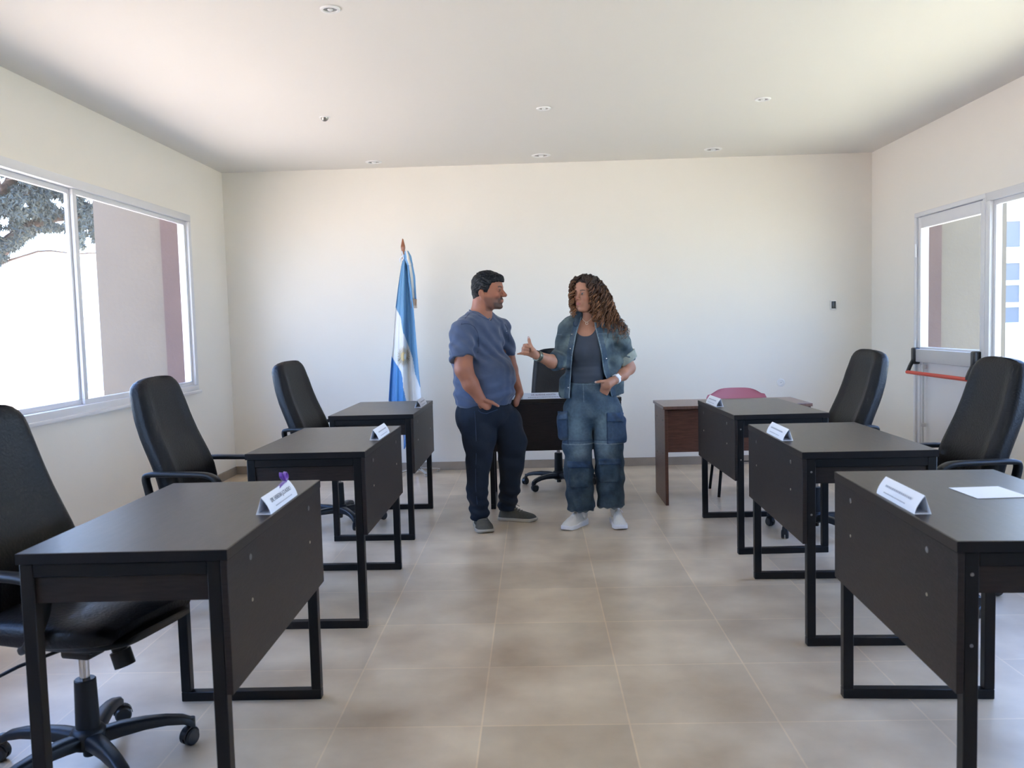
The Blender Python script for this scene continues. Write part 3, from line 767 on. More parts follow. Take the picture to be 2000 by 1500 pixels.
# ------------------------------------------------------------------ implicit surfaces for the two people
V3 = lambda p: np.array(p, dtype=np.float32)
def smin(a, b, k):
    h = np.clip(.5+.5*(b-a)/k, 0, 1); return b+(a-b)*h - k*h*(1-h)
def smax(a, b, k): return -smin(-a, -b, k)
def d_ell(P, c, r, R=None):
    q = P - V3(c)
    if R is not None: q = q @ R
    r = V3(r); k0 = np.sqrt(((q/r)**2).sum(1)); k1 = np.sqrt(((q/(r*r))**2).sum(1))
    return k0*(k0-1)/np.maximum(k1, 1e-6)
def d_cap(P, a, b, ra, rb):
    a, b = V3(a), V3(b); ba = b-a; q = P-a
    h = np.clip((q@ba)/max(float(ba@ba), 1e-9), 0, 1)
    return np.sqrt(((q-h[:,None]*ba)**2).sum(1)) - (ra+(rb-ra)*h)
def d_ecap(P, a, b, ra, rb, ax, fl):
    "capsule flattened along the unit axis ax by fl"
    ax = V3(ax); ax = ax/np.linalg.norm(ax); a, b = V3(a), V3(b); ba = b-a; q = P-a
    h = np.clip((q@ba)/float(ba@ba), 0, 1); v = q-h[:,None]*ba; t_ = v@ax
    v = v + (t_*(1/fl-1))[:,None]*ax
    return (np.sqrt((v**2).sum(1)) - (ra+(rb-ra)*h))*(1 if fl > 1 else fl**.5)
def d_box(P, c, h, R=None, r=.005):
    q = P-V3(c)
    if R is not None: q = q @ R
    q = np.abs(q)-(V3(h)-r)
    return np.sqrt((np.maximum(q, 0)**2).sum(1)) + np.minimum(q.max(1), 0) - r
def rotm(x, y):
    "matrix whose columns are local x, y, z axes; use as q @ R"
    x = V3(x); x = x/np.linalg.norm(x); y = V3(y); y = y-x*(x@y); y = y/np.linalg.norm(y); return np.stack([x, y, np.cross(x, y)], 1)
def uni(P, prims, k=.02):
    d = None
    for f in prims:
        kk = k
        if isinstance(f, tuple): f, kk = f
        e = f(P); d = e if d is None else smin(d, e, kk)
    return d
def wob(P, sc, amp, seed=0):
    "cheap smooth lumpy noise built from sines"
    x, y, z = P[:,0]*sc, P[:,1]*sc, P[:,2]*sc; s = seed*1.7
    return amp*(np.sin(x*1.3+np.sin(y*1.1+s)*1.5+s)*np.sin(y*1.7+np.sin(z*1.3-s)*1.2)+np.sin(z*1.5+np.sin(x*.9+s)*1.7+2*s))*.5
def mesh_sdf(name, f, lo, hi, h, m, parent, color=None, origin=(0,0,0), smooth=2):
    lo = np.array(lo, float); hi = np.array(hi, float); B = 8
    nb = np.ceil((hi-lo)/(h*B)).astype(int); n = nb*B
    cc = [lo[i] + (np.arange(nb[i])+.5)*B*h for i in range(3)]
    G = np.stack(np.meshgrid(*cc, indexing='ij'), -1).reshape(-1,3).astype(np.float32)
    D = f(G); near = np.abs(D) < h*B*1.35
    vol = np.repeat(np.repeat(np.repeat(np.sign(D).reshape(nb).astype(np.float32), B, 0), B, 1), B, 2)
    ids = np.argwhere(near.reshape(nb)); o = np.stack(np.meshgrid(*[np.arange(B)]*3, indexing='ij'), -1).reshape(-1,3)
    I = (ids[:,None,:]*B + o[None]).reshape(-1,3)
    for s in range(0, len(I), 400000):
        j = I[s:s+400000]; vol[j[:,0], j[:,1], j[:,2]] = f((lo + j*h).astype(np.float32))
    pos = vol > 0; c0 = pos[:-1,:-1,:-1].astype(np.uint8); cnt = np.zeros_like(c0)
    offs = [(a,b,c) for a in (0,1) for b in (0,1) for c in (0,1)]; S = [slice(0,-1), slice(1,None)]
    for a, b_, c in offs: cnt += pos[S[a],S[b_],S[c]]
    act = (cnt > 0) & (cnt < 8); cells = np.argwhere(act); idx = -np.ones(act.shape, np.int32); idx[act] = np.arange(len(cells))
    acc = np.zeros((len(cells),3)); nn = np.zeros(len(cells))
    for a in offs:
        for ax in range(3):
            if a[ax]: continue
            b_ = list(a); b_[ax] = 1
            va = vol[tuple((cells+a).T)]; vb = vol[tuple((cells+b_).T)]; x = (va > 0) != (vb > 0)
            t_ = np.where(x, va/np.where(x, va-vb, 1), 0); p = np.tile(np.array(a, float), (len(cells),1)); p[:,ax] += t_
            acc += p*x[:,None]; nn += x
    verts = lo + (cells + acc/nn[:,None])*h
    F = []
    for ax in range(3):
        u, v = [(1,2),(2,0),(0,1)][ax]
        sa = [slice(None)]*3; sb = [slice(None)]*3; sa[ax] = slice(0,-1); sb[ax] = slice(1,None)
        x = pos[tuple(sa)] != pos[tuple(sb)]; e = np.argwhere(x)
        e = e[(e[:,u] > 0) & (e[:,v] > 0) & (e[:,u] < n[u]-1) & (e[:,v] < n[v]-1)]
        fl = pos[tuple(e.T)]
        def g(du, dv):
            q = e.copy(); q[:,u] -= du; q[:,v] -= dv; return idx[tuple(q.T)]
        Q = np.stack([g(1,1), g(0,1), g(0,0), g(1,0)], 1); Q[fl] = Q[fl][:, ::-1]; F.append(Q)
    F = np.concatenate(F); F = F[(F >= 0).all(1)]
    for _ in range(smooth):
        E_ = np.concatenate([F[:,[0,1]],F[:,[1,2]],F[:,[2,3]],F[:,[3,0]]]); ac = np.zeros_like(verts); ct = np.zeros(len(verts))
        for k in range(3):
            ac[:,k] = np.bincount(E_[:,0], verts[E_[:,1],k], len(verts)) + np.bincount(E_[:,1], verts[E_[:,0],k], len(verts))
        ct = np.bincount(E_.ravel(), minlength=len(verts)); verts = .5*verts + .5*ac/np.maximum(ct,1)[:,None]
    org = np.array(origin, float); me = bpy.data.meshes.new(name)
    me.vertices.add(len(verts)); me.vertices.foreach_set('co', (verts-org).astype(np.float32).ravel())
    me.loops.add(len(F)*4); me.loops.foreach_set('vertex_index', F.astype(np.int32).ravel())
    me.polygons.add(len(F)); me.polygons.foreach_set('loop_start', np.arange(0, len(F)*4, 4, dtype=np.int32))
    try: me.polygons.foreach_set('loop_total', np.full(len(F), 4, dtype=np.int32))
    except Exception: pass
    me.update(); me.polygons.foreach_set('use_smooth', [True]*len(F))
    if color is not None:
        K = color(verts.astype(np.float32)); ca = me.color_attributes.new('Col', 'FLOAT_COLOR', 'POINT')
        ca.data.foreach_set('color', np.concatenate([K, np.ones((len(K),1))], 1).astype(np.float32).ravel())
    for mm in (m if isinstance(m, (list, tuple)) else [m]): me.materials.append(mm)
    ob = bpy.data.objects.new(name, me); C.objects.link(ob)
    if parent: ob.parent = parent
    return ob
def sm01(x, a, b): t_ = np.clip((x-a)/(b-a), 0, 1); return t_*t_*(3-2*t_)
def mixc(K, c, w): return K*(1-w[:,None]) + V3(c)*w[:,None]

M['skin'] = mat('skin', rough=.5, attr='Col', spec=.4, bump=(300,.15))
M['tee'] = mat('cotton_jersey', (.055,.080,.148), .9, var=(9,.10), bump=(9,.55,(1,1,1.5),.03,1.5), sheen=.2)
M['jeans'] = mat('dark_denim', (.0034,.0085,.0195), .9, var=(14,.25), bump=(10,.55,(1,1,.8),.02), sheen=.0)
M['hair_black'] = mat('black_hair', (.0035,.0035,.005), .5, bump=(120,.9,(1,1,.35)), spec=.3)
M['hair_curl'] = mat('curly_hair', rough=.5, attr='Col', spec=.3, var=(40,.35))
M['denim'] = mat('washed_denim', rough=.85, attr='Col', var=(60,.16), bump=(22,.6,(1,1,.8),.012))
M['tank'] = mat('slate_rib_top', (.040,.050,.070), .85, bump=(20,.15))
M['canvas'] = mat('olive_grey_canvas', (.075,.072,.058), .9, var=(60,.12), bump=(220,.4))
M['sole'] = mat('cream_rubber_sole', (.42,.38,.31), .6)
M['lace'] = mat('grey_lace', (.20,.18,.16), .8)
M['sneaker'] = mat('white_knit_sneaker', (.70,.69,.66), .7, bump=(150,.3))
M['sneaksole'] = mat('white_foam_sole', (.74,.75,.80), .6)
M['eye'] = mat('eye_white', (.40,.36,.34), .25)
M['iris'] = mat('dark_iris', (.03,.018,.012), .2)
M['metal'] = mat('dark_watch_metal', (.16,.16,.12), .35, metal=.6)
M['silver'] = mat('silver', (.75,.72,.68), .25, metal=1)
M['chain'] = mat('pale_gold_chain', (.80,.70,.60), .4)
M['blob'] = mat('brass_button', (.45,.38,.28), .4, metal=.8)
M['lining'] = mat('pale_denim_lining', (.27,.30,.27), .9, var=(60,.1), bump=(30,.4))

class Head:
    "generic head: local x forward, y to the figure's left, z up; total height .24"
    def __init__(s, c, yaw, tilt=0., sc=1., fem=False, roll=0.):
        f = np.array([math.cos(yaw)*math.cos(tilt), math.sin(yaw)*math.cos(tilt), math.sin(tilt)])
        l = np.array([-math.sin(yaw), math.cos(yaw), 0.]); u = np.cross(f, l)
        l, u = l*math.cos(roll)+u*math.sin(roll), u*math.cos(roll)-l*math.sin(roll)
        s.R = np.stack([f, l, u], 1).astype(np.float32); s.c = V3(c); s.k = sc; s.fem = fem
    def loc(s, P): return ((P-s.c) @ s.R)/s.k
    def w(s, p): return tuple(float(v) for v in (s.c + s.R @ (V3(p)*s.k)))
    def sdf(s, P):
        q = s.loc(P); q = q.copy(); m = q.copy(); m[:,1] = np.abs(m[:,1]); fem = s.fem
        jw = .043 if fem else .054
        d = d_ell(q, (-.014,0,.036), (.094,.075,.083))
        d = smin(d, d_ell(q, (.024,0,.030), (.062,.064,.068)), .02)
        d = smin(d, d_ell(q, (.030,0,-.030), (.056,.058 if fem else .062,.080)), .02)
        d = smin(d, d_ell(q, (.026,0,-.074), (.050,jw,.040)), .025)
        d = smin(d, d_cap(m, (-.005,.050 if fem else .058,-.045), (.050,.026 if fem else .034,-.096), .020 if fem else .024, .018), .025)
        d = smin(d, d_ell(q, (.074 if not fem else .068,0,-.100), (.022,.020 if fem else .028,.018)), .016)
        d = smin(d, d_ell(m, (.055,.036,-.026), (.026,.022,.022)), .018)
        d = smin(d, d_cap(m, (.081,.006,.022), (.070,.044,.020), .010 if fem else .013, .009), .014)
        d = smax(d, -d_ell(m, (.096,.031,.006), (.018,.019,.013)), .012)
        # nose
        d = smin(d, d_cap(q, (.083,0,.016), (.107 if fem else .112,0,-.026), .0062, .0100 if fem else .0125), .011)
        d = smin(d, d_ell(m, (.098,.011,-.031), (.011,.0085,.008)), .006)
        d = smax(d, -d_ell(m, (.103,.0065,-.040), (.005,.0035,.005)), .003)
        # eyelids
        d = smin(d, d_ell(m, (.074,.031,.004), (.0155,.0165,.0135)), .004)
        d = smax(d, -d_ell(m, (.0905,.0305,.0035), (.0055,.0125,.0048)), .002)
        # mouth
        d = smin(d, d_ell(q, (.0785,0,-.062), (.021,.027,.022)), .012)
        lt = .0058 if fem else .0030
        d = smin(d, d_cap(m, (.0985,.004,-.0565), (.089,.023,-.0615), lt, .002), .004)
        d = smin(d, d_cap(m, (.0965,.003,-.0685), (.088,.021,-.0635), lt+.001, .002), .004)
        d = smax(d, -d_cap(m, (.1075,0,-.0625), (.094,.024,-.0625), .0022, .001), .002)
        d = smax(d, -d_ell(q, (.101,0,-.082), (.008,.018,.005)), .006)
        # ears
        e = smin(d_ell(m, (-.025,.080,-.016), (.018,.0075,.024), rotm((.90,-.42,0),(.42,.90,0))), d_ell(m, (-.019,.078,-.041), (.009,.006,.013)), .008)
        e = smax(e, -d_ell(m, (-.021,.088,-.014), (.010,.0060,.014)), .003)
        d = smin(d, e, .006)
        return d*s.k
    def paint(s, P, skin, lip, brow, beard=None):
        q = s.loc(P); K = np.tile(V3(skin), (len(P),1)); a = np.abs(q[:,1]); on = (np.abs(q) < .16).all(1) & (q[:,2] > -.13)
        noise_ = wob(q, 60, .12); K = K*(1+noise_[:,None]*.5)
        w_ = np.exp(-(((q[:,0]-.06)/.03)**2+((a-.042)/.02)**2+((q[:,2]+.028)/.02)**2)); K = mixc(K, (skin[0]*1.15,skin[1]*.80,skin[2]*.75), w_*.5*on)
        w_ = np.exp(-(((a)/.014)**2+((q[:,2]+.03)/.014)**2))*(q[:,0] > .09); K = mixc(K, (skin[0]*1.1,skin[1]*.78,skin[2]*.72), w_*.6*on)
        w_ = ((1-sm01(((a/(.0215 if s.fem else .0235))**2+((q[:,2]+.0625)/(.0088 if s.fem else .0095))**2), .7, 1.1))*(q[:,0] > .085)*on); K = mixc(K, lip, w_*(.8 if s.fem else .7))
        arch = .024+.004*np.sin(np.clip((a-.012)/.036,0,1)*PI)
        w_ = np.exp(-((q[:,2]-arch)/(.0042 if not s.fem else .0034))**2*1.0)*sm01(a,.010,.016)*(1-sm01(a,.044,.052))*(q[:,0] > .05)*on; K = mixc(K, brow, np.clip(w_*1.1,0,1))
        w_ = np.exp(-(((a-.0305)/.0145)**2)**2-((q[:,2]-.0085)/.0022)**2)*(q[:,0] > .078)*on; K = mixc(K, (.02,.012,.01), w_*.9)
        w_ = np.exp(-(((a-.0305)/.0145)**2)**2-((q[:,2]+.0010)/.0018)**2)*(q[:,0] > .078)*on; K = mixc(K, (.04,.025,.02), w_*.75)
        if beard is not None:
            st = sm01(-q[:,2], .028, .055)*sm01(q[:,0], -.012, .004)*on*(1-sm01(-q[:,2],.13,.145))
            up = (q[:,0] > .085)*((1-sm01(np.abs(q[:,2]+.048),.005,.009)))*(a < .026)
            go = sm01(-q[:,2], .070, .080)*sm01(q[:,0], .045, .062)
            sd_ = ((a > .024)&(a < .036)&(q[:,0] > .065)&(q[:,2] < -.048))*1.
            inlip = (1-sm01(((a/.0215)**2+((q[:,2]+.0625)/.0085)**2), .8, 1.1))*(q[:,0] > .085)
            K = mixc(K, beard, np.clip(st*.62,0,1)*(1-inlip)); K = mixc(K, (.02,.013,.012), np.clip(np.maximum.reduce([up*.85, go*.72, sd_*.55]),0,1)*(1-inlip)*on)
        return K
def eyes(head, parent, org, name='eye', look=(1,0,0)):
    for s_ in (1, -1):
        b = new(); c_ = Vector(head.w((.0745, .0305*s_, .0035)))-Vector(org); ball(b, c_, .0132*head.k, 3)
        e = obj(name, b, M['eye'], parent)
        lk = Vector(head.R @ V3(look)).normalized(); b = new(); rr = [(.0072,.0112),(.0070,.0123),(.0042,.0133),(.0002,.0137)]; s1, t1 = frame_from(lk)
        loft(b, [[tuple(c_+(lk*z + (s1*math.cos(2*PI*k/14)+t1*math.sin(2*PI*k/14))*r)*head.k) for k in range(14)] for r, z in rr]); obj('iris', b, M['iris'], e)

def fingers(base, dirs):
    "list of chains -> capsule prims; each chain: points and radii"
    out = []
    for pts, rad in dirs:
        for a, b_, ra, rb in zip(pts, pts[1:], rad, rad[1:]):
            out.append((lambda P, a=a, b_=b_, ra=ra, rb=rb: d_cap(P, a, b_, ra, rb)))
    return out

# ================================================================== man
YM = 5.60
def W(px, py, dy=0.): return tuple(at(px, py, YM+dy))
mo = np.array([at(950,1030,5.56).x, 5.60, 0.])
hm = Head(W(955.0, 568, -.01), R_(-17), R_(-3), 1.0)
SKM = (.345,.138,.082)
def torso_m(P, off=0.):
    th = R_(-40); f = (math.cos(th), math.sin(th), 0); l = (-math.sin(th), math.cos(th), 0); R = rotm(f, l)
    return uni(P, [lambda P: d_ell(P, W(934,662,.01), (.130+off,.185+off,.17+off), R),
                   lambda P: d_ell(P, W(947,735,-.01), (.197+off,.200+off,.175+off), R),
                   lambda P: d_ell(P, W(945,770,.0), (.185+off,.196+off,.13+off), R),
                   lambda P: d_ell(P, W(930,690,.02), (.150+off,.188+off,.16+off), R),
                   lambda P: d_cap(P, W(908,641,-.125), W(978,640,.135), .066+off, .060+off),
                   lambda P: d_cap(P, W(935,617,.02), W(915,640,-.08), .055+off*.6, .06+off),
                   lambda P: d_cap(P, W(938,617,.02), W(965,636,.09), .050+off*.6, .05+off)], .05)
sh_r, el_r, wr_r = W(903,650,-.145), W(906,722,-.235), W(937,777,-.205)
sh_l, el_l, wr_l = W(981,650,.15), W(998,722,.20), W(1014,768,.10)
def arms_m(P):
    return uni(P, [lambda P: d_cap(P, sh_r, el_r, .066, .057), lambda P: d_cap(P, el_r, W(919,750,-.225), .056, .050), lambda P: d_cap(P, W(919,750,-.225), wr_r, .050, .035),
                   lambda P: d_cap(P, sh_l, el_l, .055, .046), lambda P: d_cap(P, el_l, wr_l, .044, .030)], .02)
def hand_m(P):
    pr = [lambda P: d_ecap(P, W(938,780,-.205), W(950,790,-.19), .036, .038, (.55,-.75,.35), .55)]
    for i, (x, y, dy) in enumerate(((957,790,-.145),(953,795,-.15),(948,798,-.155),(943,799,-.16))):
        pr.append(lambda P, x=x, y=y, dy=dy: d_cap(P, W(x-7,y-9,dy-.03), W(x+2,y+8,dy+.03), .0105, .009))
    pr.append((lambda P: d_cap(P, W(949,782,-.215), W(961,786,-.215), .0125, .0115), .008))
    pr.append((lambda P: d_cap(P, W(961,786,-.215), W(973,793,-.205), .0108, .0088), .006))
    pr.append(lambda P: d_ecap(P, W(1014,770,.10), W(1008,786,.05), .030, .030, (.8,-.3,0), .6))
    return uni(P, pr, .009)
hipR, knR, anR = W(930,818,-.06), W(934,905,-.095), W(938,1003,-.11)
hipL, knL, anL = W(985,818,.04), W(999,905,.05), W(992,985,.10)
def legs_m(P, o=0.):
    return uni(P, [lambda P: d_cap(P, hipR, knR, .09+o, .06+o), lambda P: d_cap(P, knR, anR, .06+o, .045+o), lambda P: d_cap(P, hipL, knL, .09+o, .06+o), lambda P: d_cap(P, knL, anL, .06+o, .045+o)], .03)
def body_m(P):
    d = hm.sdf(P)
    nk = uni(P, [lambda P: d_cap(P, hm.w((-.045,0,-.055)), W(938,621,.02), .061, .066), lambda P: d_cap(P, hm.w((-.02,0,-.085)), W(944,618,.0), .045, .055)], .02)
    d = smin(d, nk, .018); d = smin(d, torso_m(P, -.014), .03)
    d = smin(d, arms_m(P), .018); d = smin(d, hand_m(P), .012); d = smin(d, legs_m(P), .03)
    return d
def paint_m(P):
    K = hm.paint(P, SKM, (.27,.105,.08), (.018,.012,.010), (.10,.055,.045))
    r = (np.sqrt(((P-V3(W(977,793.5,-.212)))**2).sum(1)) < .011); return mixc(K, (.62,.45,.40), r*.6)
man = mesh_sdf('person', body_m, (mo[0]-.42, 5.15, .05), (mo[0]+.42, 6.0, 1.72), .0042, M['skin'], None, paint_m, mo, 1)
man.location = mo
tag(man, 'bearded man in a blue t-shirt, jeans and grey shoes, hands in his pockets, looking right', 'person')
eyes(hm, man, mo, look=(1,.12,0))
# ---- t-shirt
def tee(P):
    d = torso_m(P, .004)
    d = smin(d, d_ell(P, W(948,760,-.005), (.18,.185,.12), rotm((math.cos(R_(-40)),math.sin(R_(-40)),0),(math.sin(R_(40)),math.cos(R_(40)),0))), .03)
    sl = uni(P, [lambda P: d_cap(P, W(902,650,-.140), W(902,708,-.225), .078, .078), lambda P: d_cap(P, W(980,648,.145), W(994,694,.185), .060, .058)], .02)
    # sleeve ends
    q = P-V3(W(901,700,-.21)); ax = V3(el_r)-V3(sh_r); ax = ax/np.linalg.norm(ax); ax2 = ax + V3((.22,0,-.12)); ax2 /= np.linalg.norm(ax2)
    right = P[:,0] < at(950,700,5.6).x
    cut1 = (q@ax2)-.006; q2 = P-V3(W(1002,690,.18)); ax3 = V3(el_l)-V3(sh_l); ax3 /= np.linalg.norm(ax3); cut2 = q2@ax3
    sl = np.where(right, smax(sl, cut1, .006), smax(sl, cut2, .006))
    d = smin(d, sl, .028)
    # drapery
    th = -.7; u = P[:,0]*math.cos(th)+P[:,1]*math.sin(th); z = P[:,2]
    arm_z = sm01(z, 1.02, 1.12)*(1-sm01(z, 1.26, 1.36))
    d = d + .0062*np.sin((P[:,0]*1.2+z*.9+P[:,1]*.4)*60 + 2*np.sin(z*11))*arm_z*.8
    d = d + .0050*np.sin(z*85 + np.sin(P[:,0]*14)*2.2 + P[:,1]*6)*(1-sm01(z, .86, 1.06))*sm01(z,.75,.80)
    d = d + wob(P, 34, .0050, 2)
    # hem and neck
    hem = .775 + .03*(P[:,0]-mo[0])*-.6 + .012*np.sin((P[:,0]-mo[0])*9+1)
    d = smax(d, hem-z, .006)
    hn = hm.w((-.02,0,-.12)); c_ = V3(W(937,612,.02)); f = V3((math.cos(R_(-42)), math.sin(R_(-42)), 0)); q = P-c_; fw = q@f; lt = np.abs(q@V3((-f[1], f[0], 0)))
    nk = np.sqrt((fw*.8)**2+lt**2)-.074
    vz = V3(W(955,624,-.1))[2]
    vcut = smax(smax(lt-.078*np.clip((P[:,2]-vz+.012)/.09,0,1), -fw, .01), vz-.01-z, .01)
    nkc = smax(nk, (V3(W(920,606))[2]-.012)-z, .01)
    d = smax(d, -nkc, .005); d = smax(d, -vcut, .004)
    return d
ts = mesh_sdf('t_shirt', tee, (mo[0]-.45, 5.1, .7), (mo[0]+.42, 6.0, 1.46), .0042, M['tee'], man, None, mo, 1)
b = new(); c_ = at(991,648,5.6); 
# neck band of the shirt, following the V
def on_surf(f, p, d, t0=.25):
    "march from p+d*t0 towards p until the surface is met"
    p = np.array(p); d = np.array(d)/np.linalg.norm(d); q = p + d*t0
    for _ in range(60):
        s_ = float(f(q[None].astype(np.float32))[0])
        if s_ < .0006: break
        q = q - d*s_*.8
    return q
def surf_cam(f, px, py, t0=.45):
    "the point of surface f met by the line of sight"
    o_ = np.array([0,0,CAM_H]); d = np.array(at(px, py, 5.6))-o_; L_ = np.linalg.norm(d); d /= L_; t_ = L_-t0; bs, bt = 9., t_
    for _ in range(90):
        s_ = float(f((o_+d*t_)[None].astype(np.float32))[0])
        if s_ < bs: bs, bt = s_, t_
        if s_ < .0005: break
        t_ += max(s_*.6, .0006)
        if t_ > L_+.6: break
    return o_+d*bt
pts = [surf_cam(tee, x, y)-mo for x, y in ((917,606),(926,611),(936,616.5),(946,621),(954,624.5),(958,620),(960.5,613))]
b = new(); tube(b, [tuple(p) for p in pts], .0055, 8, up=(0,0,1)); obj('neck_band', b, M['tee'], ts)
p = surf_cam(tee, 989.5, 647)-mo; b = new(); ball(b, tuple(p), .004, 1, (1,1,.6)); obj('chest_emblem', b, M['paper'], ts)
# ---- jeans
def jeans(P):
    R = rotm((math.cos(R_(-35)),math.sin(R_(-35)),0),(math.sin(R_(35)),math.cos(R_(35)),0))
    pr = [lambda P: d_ell(P, W(948,800,.0), (.165,.175,.125), R),
          lambda P: d_ell(P, W(925,815,.0), (.12,.115,.12), R),
          lambda P: d_cap(P, W(934,822,-.055), W(936,862,-.08), .108, .098), lambda P: d_cap(P, W(936,862,-.08), W(935,905,-.09), .098, .078),
          lambda P: d_cap(P, W(935,905,-.09), W(932,955,-.10), .078, .066), lambda P: d_cap(P, W(932,955,-.10), W(937,1004,-.11), .066, .062),
          lambda P: d_cap(P, W(986,822,.05), W(999,865,.05), .112, .098), lambda P: d_cap(P, W(999,865,.05), W(999,905,.05), .098, .080),
          lambda P: d_cap(P, W(999,905,.05), W(996,950,.08), .080, .064), lambda P: d_cap(P, W(996,950,.08), W(990,992,.10), .064, .062)]
    d = uni(P, pr[:3], .04); 
    leg1 = uni(P, pr[2:6], .03); leg2 = uni(P, pr[6:], .03); d = smin(smin(d, leg1, .03), smin(d, leg2, .03), .02); d = np.minimum(d, np.minimum(leg1, leg2))
    z = P[:,2]; low = 1-sm01(z, .12, .34)
    d = d + .006*np.sin(z*95+P[:,0]*14+np.sin(P[:,0]*30)*1.2)*low*sm01(z,.04,.08)
    d = d + .0035*np.sin(z*46+P[:,0]*32+P[:,1]*9)*sm01(z,.35,.45)*(1-sm01(z,.62,.8))
    d = d + wob(P, 26, .004, 5)
    rt = P[:,0] < at(966,950,5.6).x
    d = smax(d, np.where(rt, .050, .068)-z, .006); d = smax(d, z-.86, .006)
    # pocket mouths
    return d
jn = mesh_sdf('jeans', jeans, (mo[0]-.36, 5.2, .02), (mo[0]+.42, 6.0, .9), .0042, M['jeans'], man, None, mo, 1)
M['seam'] = mat('denim_seam', (.018,.035,.075), .8)
b = new(); 
def seam(b, f, pix, r=.0022):
    tube(b, [tuple(surf_cam(f, x, y)-mo+np.array((0,-.0014,0))) for x, y in pix], r, 6)
seam(b, jeans, [(927,803),(929,830),(930,860),(930,890),(929,920),(929,950),(932,985)])
seam(b, jeans, [(934,801),(940,806),(950,808),(963,803),(972,800)], .003)
obj('seam', b, M['seam'], jn)
M['teeseam'] = mat('jersey_seam', (.030,.045,.095), .9)
b = new(); seam(b, tee, [(900,634),(908,632),(917,633),(926,638),(932,647),(935,660),(935.5,675),(933,690)], .0022); seam(b, tee, [(986,633),(991,642),(993,655),(994,668)], .0018)
seam(b, tee, [(917,612),(909,621),(901,633)], .0018); obj('seam', b, M['teeseam'], ts)
b = new(); seam(b, tee, [(885,697),(893,701),(903,704.5),(914,706),(922,705)], .0018); obj('seam', b, M['teeseam'], ts)
# ---- hair
def hair_m(P):
    q = hm.loc(P); x, z = q[:,0], q[:,2]
    d = smin(d_ell(q, (-.016,0,.040), (.104,.085,.092)), d_ell(q, (.030,0,.062), (.066,.068,.050)), .02)
    d = smin(d, d_ell(q, (-.065,0,-.02), (.045,.062,.06)), .03)
    d = smin(d, d_ell(q, (.060,0,.088), (.032,.052,.020)), .015)
    h_ = np.interp(x, [-.13,-.075,-.056,-.047,-.042,-.012,-.006,.010,.018,.030,.045,.075,.12], [-.095,-.090,-.072,-.045,.004,.008,-.014,-.018,.0,.028,.050,.058,.054])
    h_ = h_ + wob(q, 140, .003, 1)
    d = smax(d, (h_-z)*.7, .006)
    a_ = np.arctan2(q[:,1], q[:,2]+.02)
    d = d - .0014*np.sin(a_*44+np.sin(x*60)*2.5) - wob(q, 90, .0028, 3)
    tuft = d_cap(q, (-.05,.01,.122), (-.088,.0,.112), .006, .003); d = smin(d, tuft, .006)
    return d*hm.k
mesh_sdf('hair', hair_m, np.array(hm.c)-.16, np.array(hm.c)+.17, .0026, M['hair_black'], man, None, mo, 1)

# ---- shoes
def shoe(name, heel, toe, L, wd, mu, ms, parent, org, ankle=.085, lace=None, sneaker=False):
    "heel and toe: floor points"
    h_ = V3((heel[0], heel[1], 0)); t_ = V3((toe[0], toe[1], 0)); f = (t_-h_)/np.linalg.norm(t_-h_); l = V3((-f[1], f[0], 0)); R = np.stack([f, l, V3((0,0,1))], 1)
    Q = lambda P: (P-h_) @ R
    wf = lambda x: np.interp(x/L, [0,.06,.2,.45,.68,.85,.95,1], [.5,.72,.80,.80,1,.88,.55,.3])*wd/2
    def outline(q): 
        x = q[:,0]; dx = np.maximum(-x, x-L)
        return smax(np.abs(q[:,1])-wf(np.clip(x,0,L)), dx, .03)
    def upper(P):
        q = Q(P); x, z = q[:,0], q[:,2]; o_ = outline(q)+.004
        top = np.interp(x/L, [0,.12,.28,.42,.60,.80,.93,1.0], [.085,.088,.092,.088,.066,.052,.044,.032]) if not sneaker else np.interp(x/L, [0,.1,.28,.42,.60,.80,.93,1.0], [.108,.118,.126,.116,.078,.060,.052,.040])
        d = smax(o_ + np.clip(z-.025,0,1)*.28, z-top + (q[:,1]/(wd*.5))**2*.014, .026)
        return smax(d, .014-z, .004)
    def sole(P):
        q = Q(P); z = q[:,2]; th_ = .022 if not sneaker else np.interp(q[:,0]/L, [0,.15,.5,.85,1], [.040,.036,.030,.028,.030])
        spr = .012*np.clip((q[:,0]/L-.8)/.2,0,1)**2
        return smax(smax(outline(q)-.002, z-th_-spr*.5, .005), spr-z+.0005, .004)
    lo = np.minimum(h_, t_)-V3((.09,.09,.02)); hi = np.maximum(h_, t_)+V3((.09,.09,.13)); hi[2] = .13
    r_ = mesh_sdf(name, upper, lo, hi, .0034, mu, parent, None, org, 1)
    mesh_sdf('sole', sole, lo, hi, .0034, ms, r_, None, org, 0)
    if lace:
        b = new()
        for k in range(4):
            x = L*(.40+.06*k); z_ = float(np.interp(x/L, [.28,.42,.60,.80], [.094,.091,.069,.054]))+.0005
            tube(b, [tuple(Vector(h_ + f*(x+.004*s_) + l*(s_*.024)) + Vector((0,0,z_-.004*abs(s_)-.003)) - Vector(org)) for s_ in (-1,-.5,0,.5,1)], .0030, 6)
        tube(b, [tuple(Vector(h_ + f*(L*.41+dx) + l*dy_) + Vector((0,0,.096+dz)) - Vector(org)) for dx, dy_, dz in ((0,0,0),(.012,.02,.006),(.03,.03,-.008))], .0026, 6)
        obj('lace', b, lace, r_)
    return r_
shoe('shoe', (-.392, 5.60), (-.326, 5.305), .290, .124, M['canvas'], M['sole'], man, mo, lace=M['lace'])
shoe('shoe', (-.275, 5.715), (-.005, 5.640), .280, .104, M['canvas'], M['sole'], man, mo, lace=M['lace'])

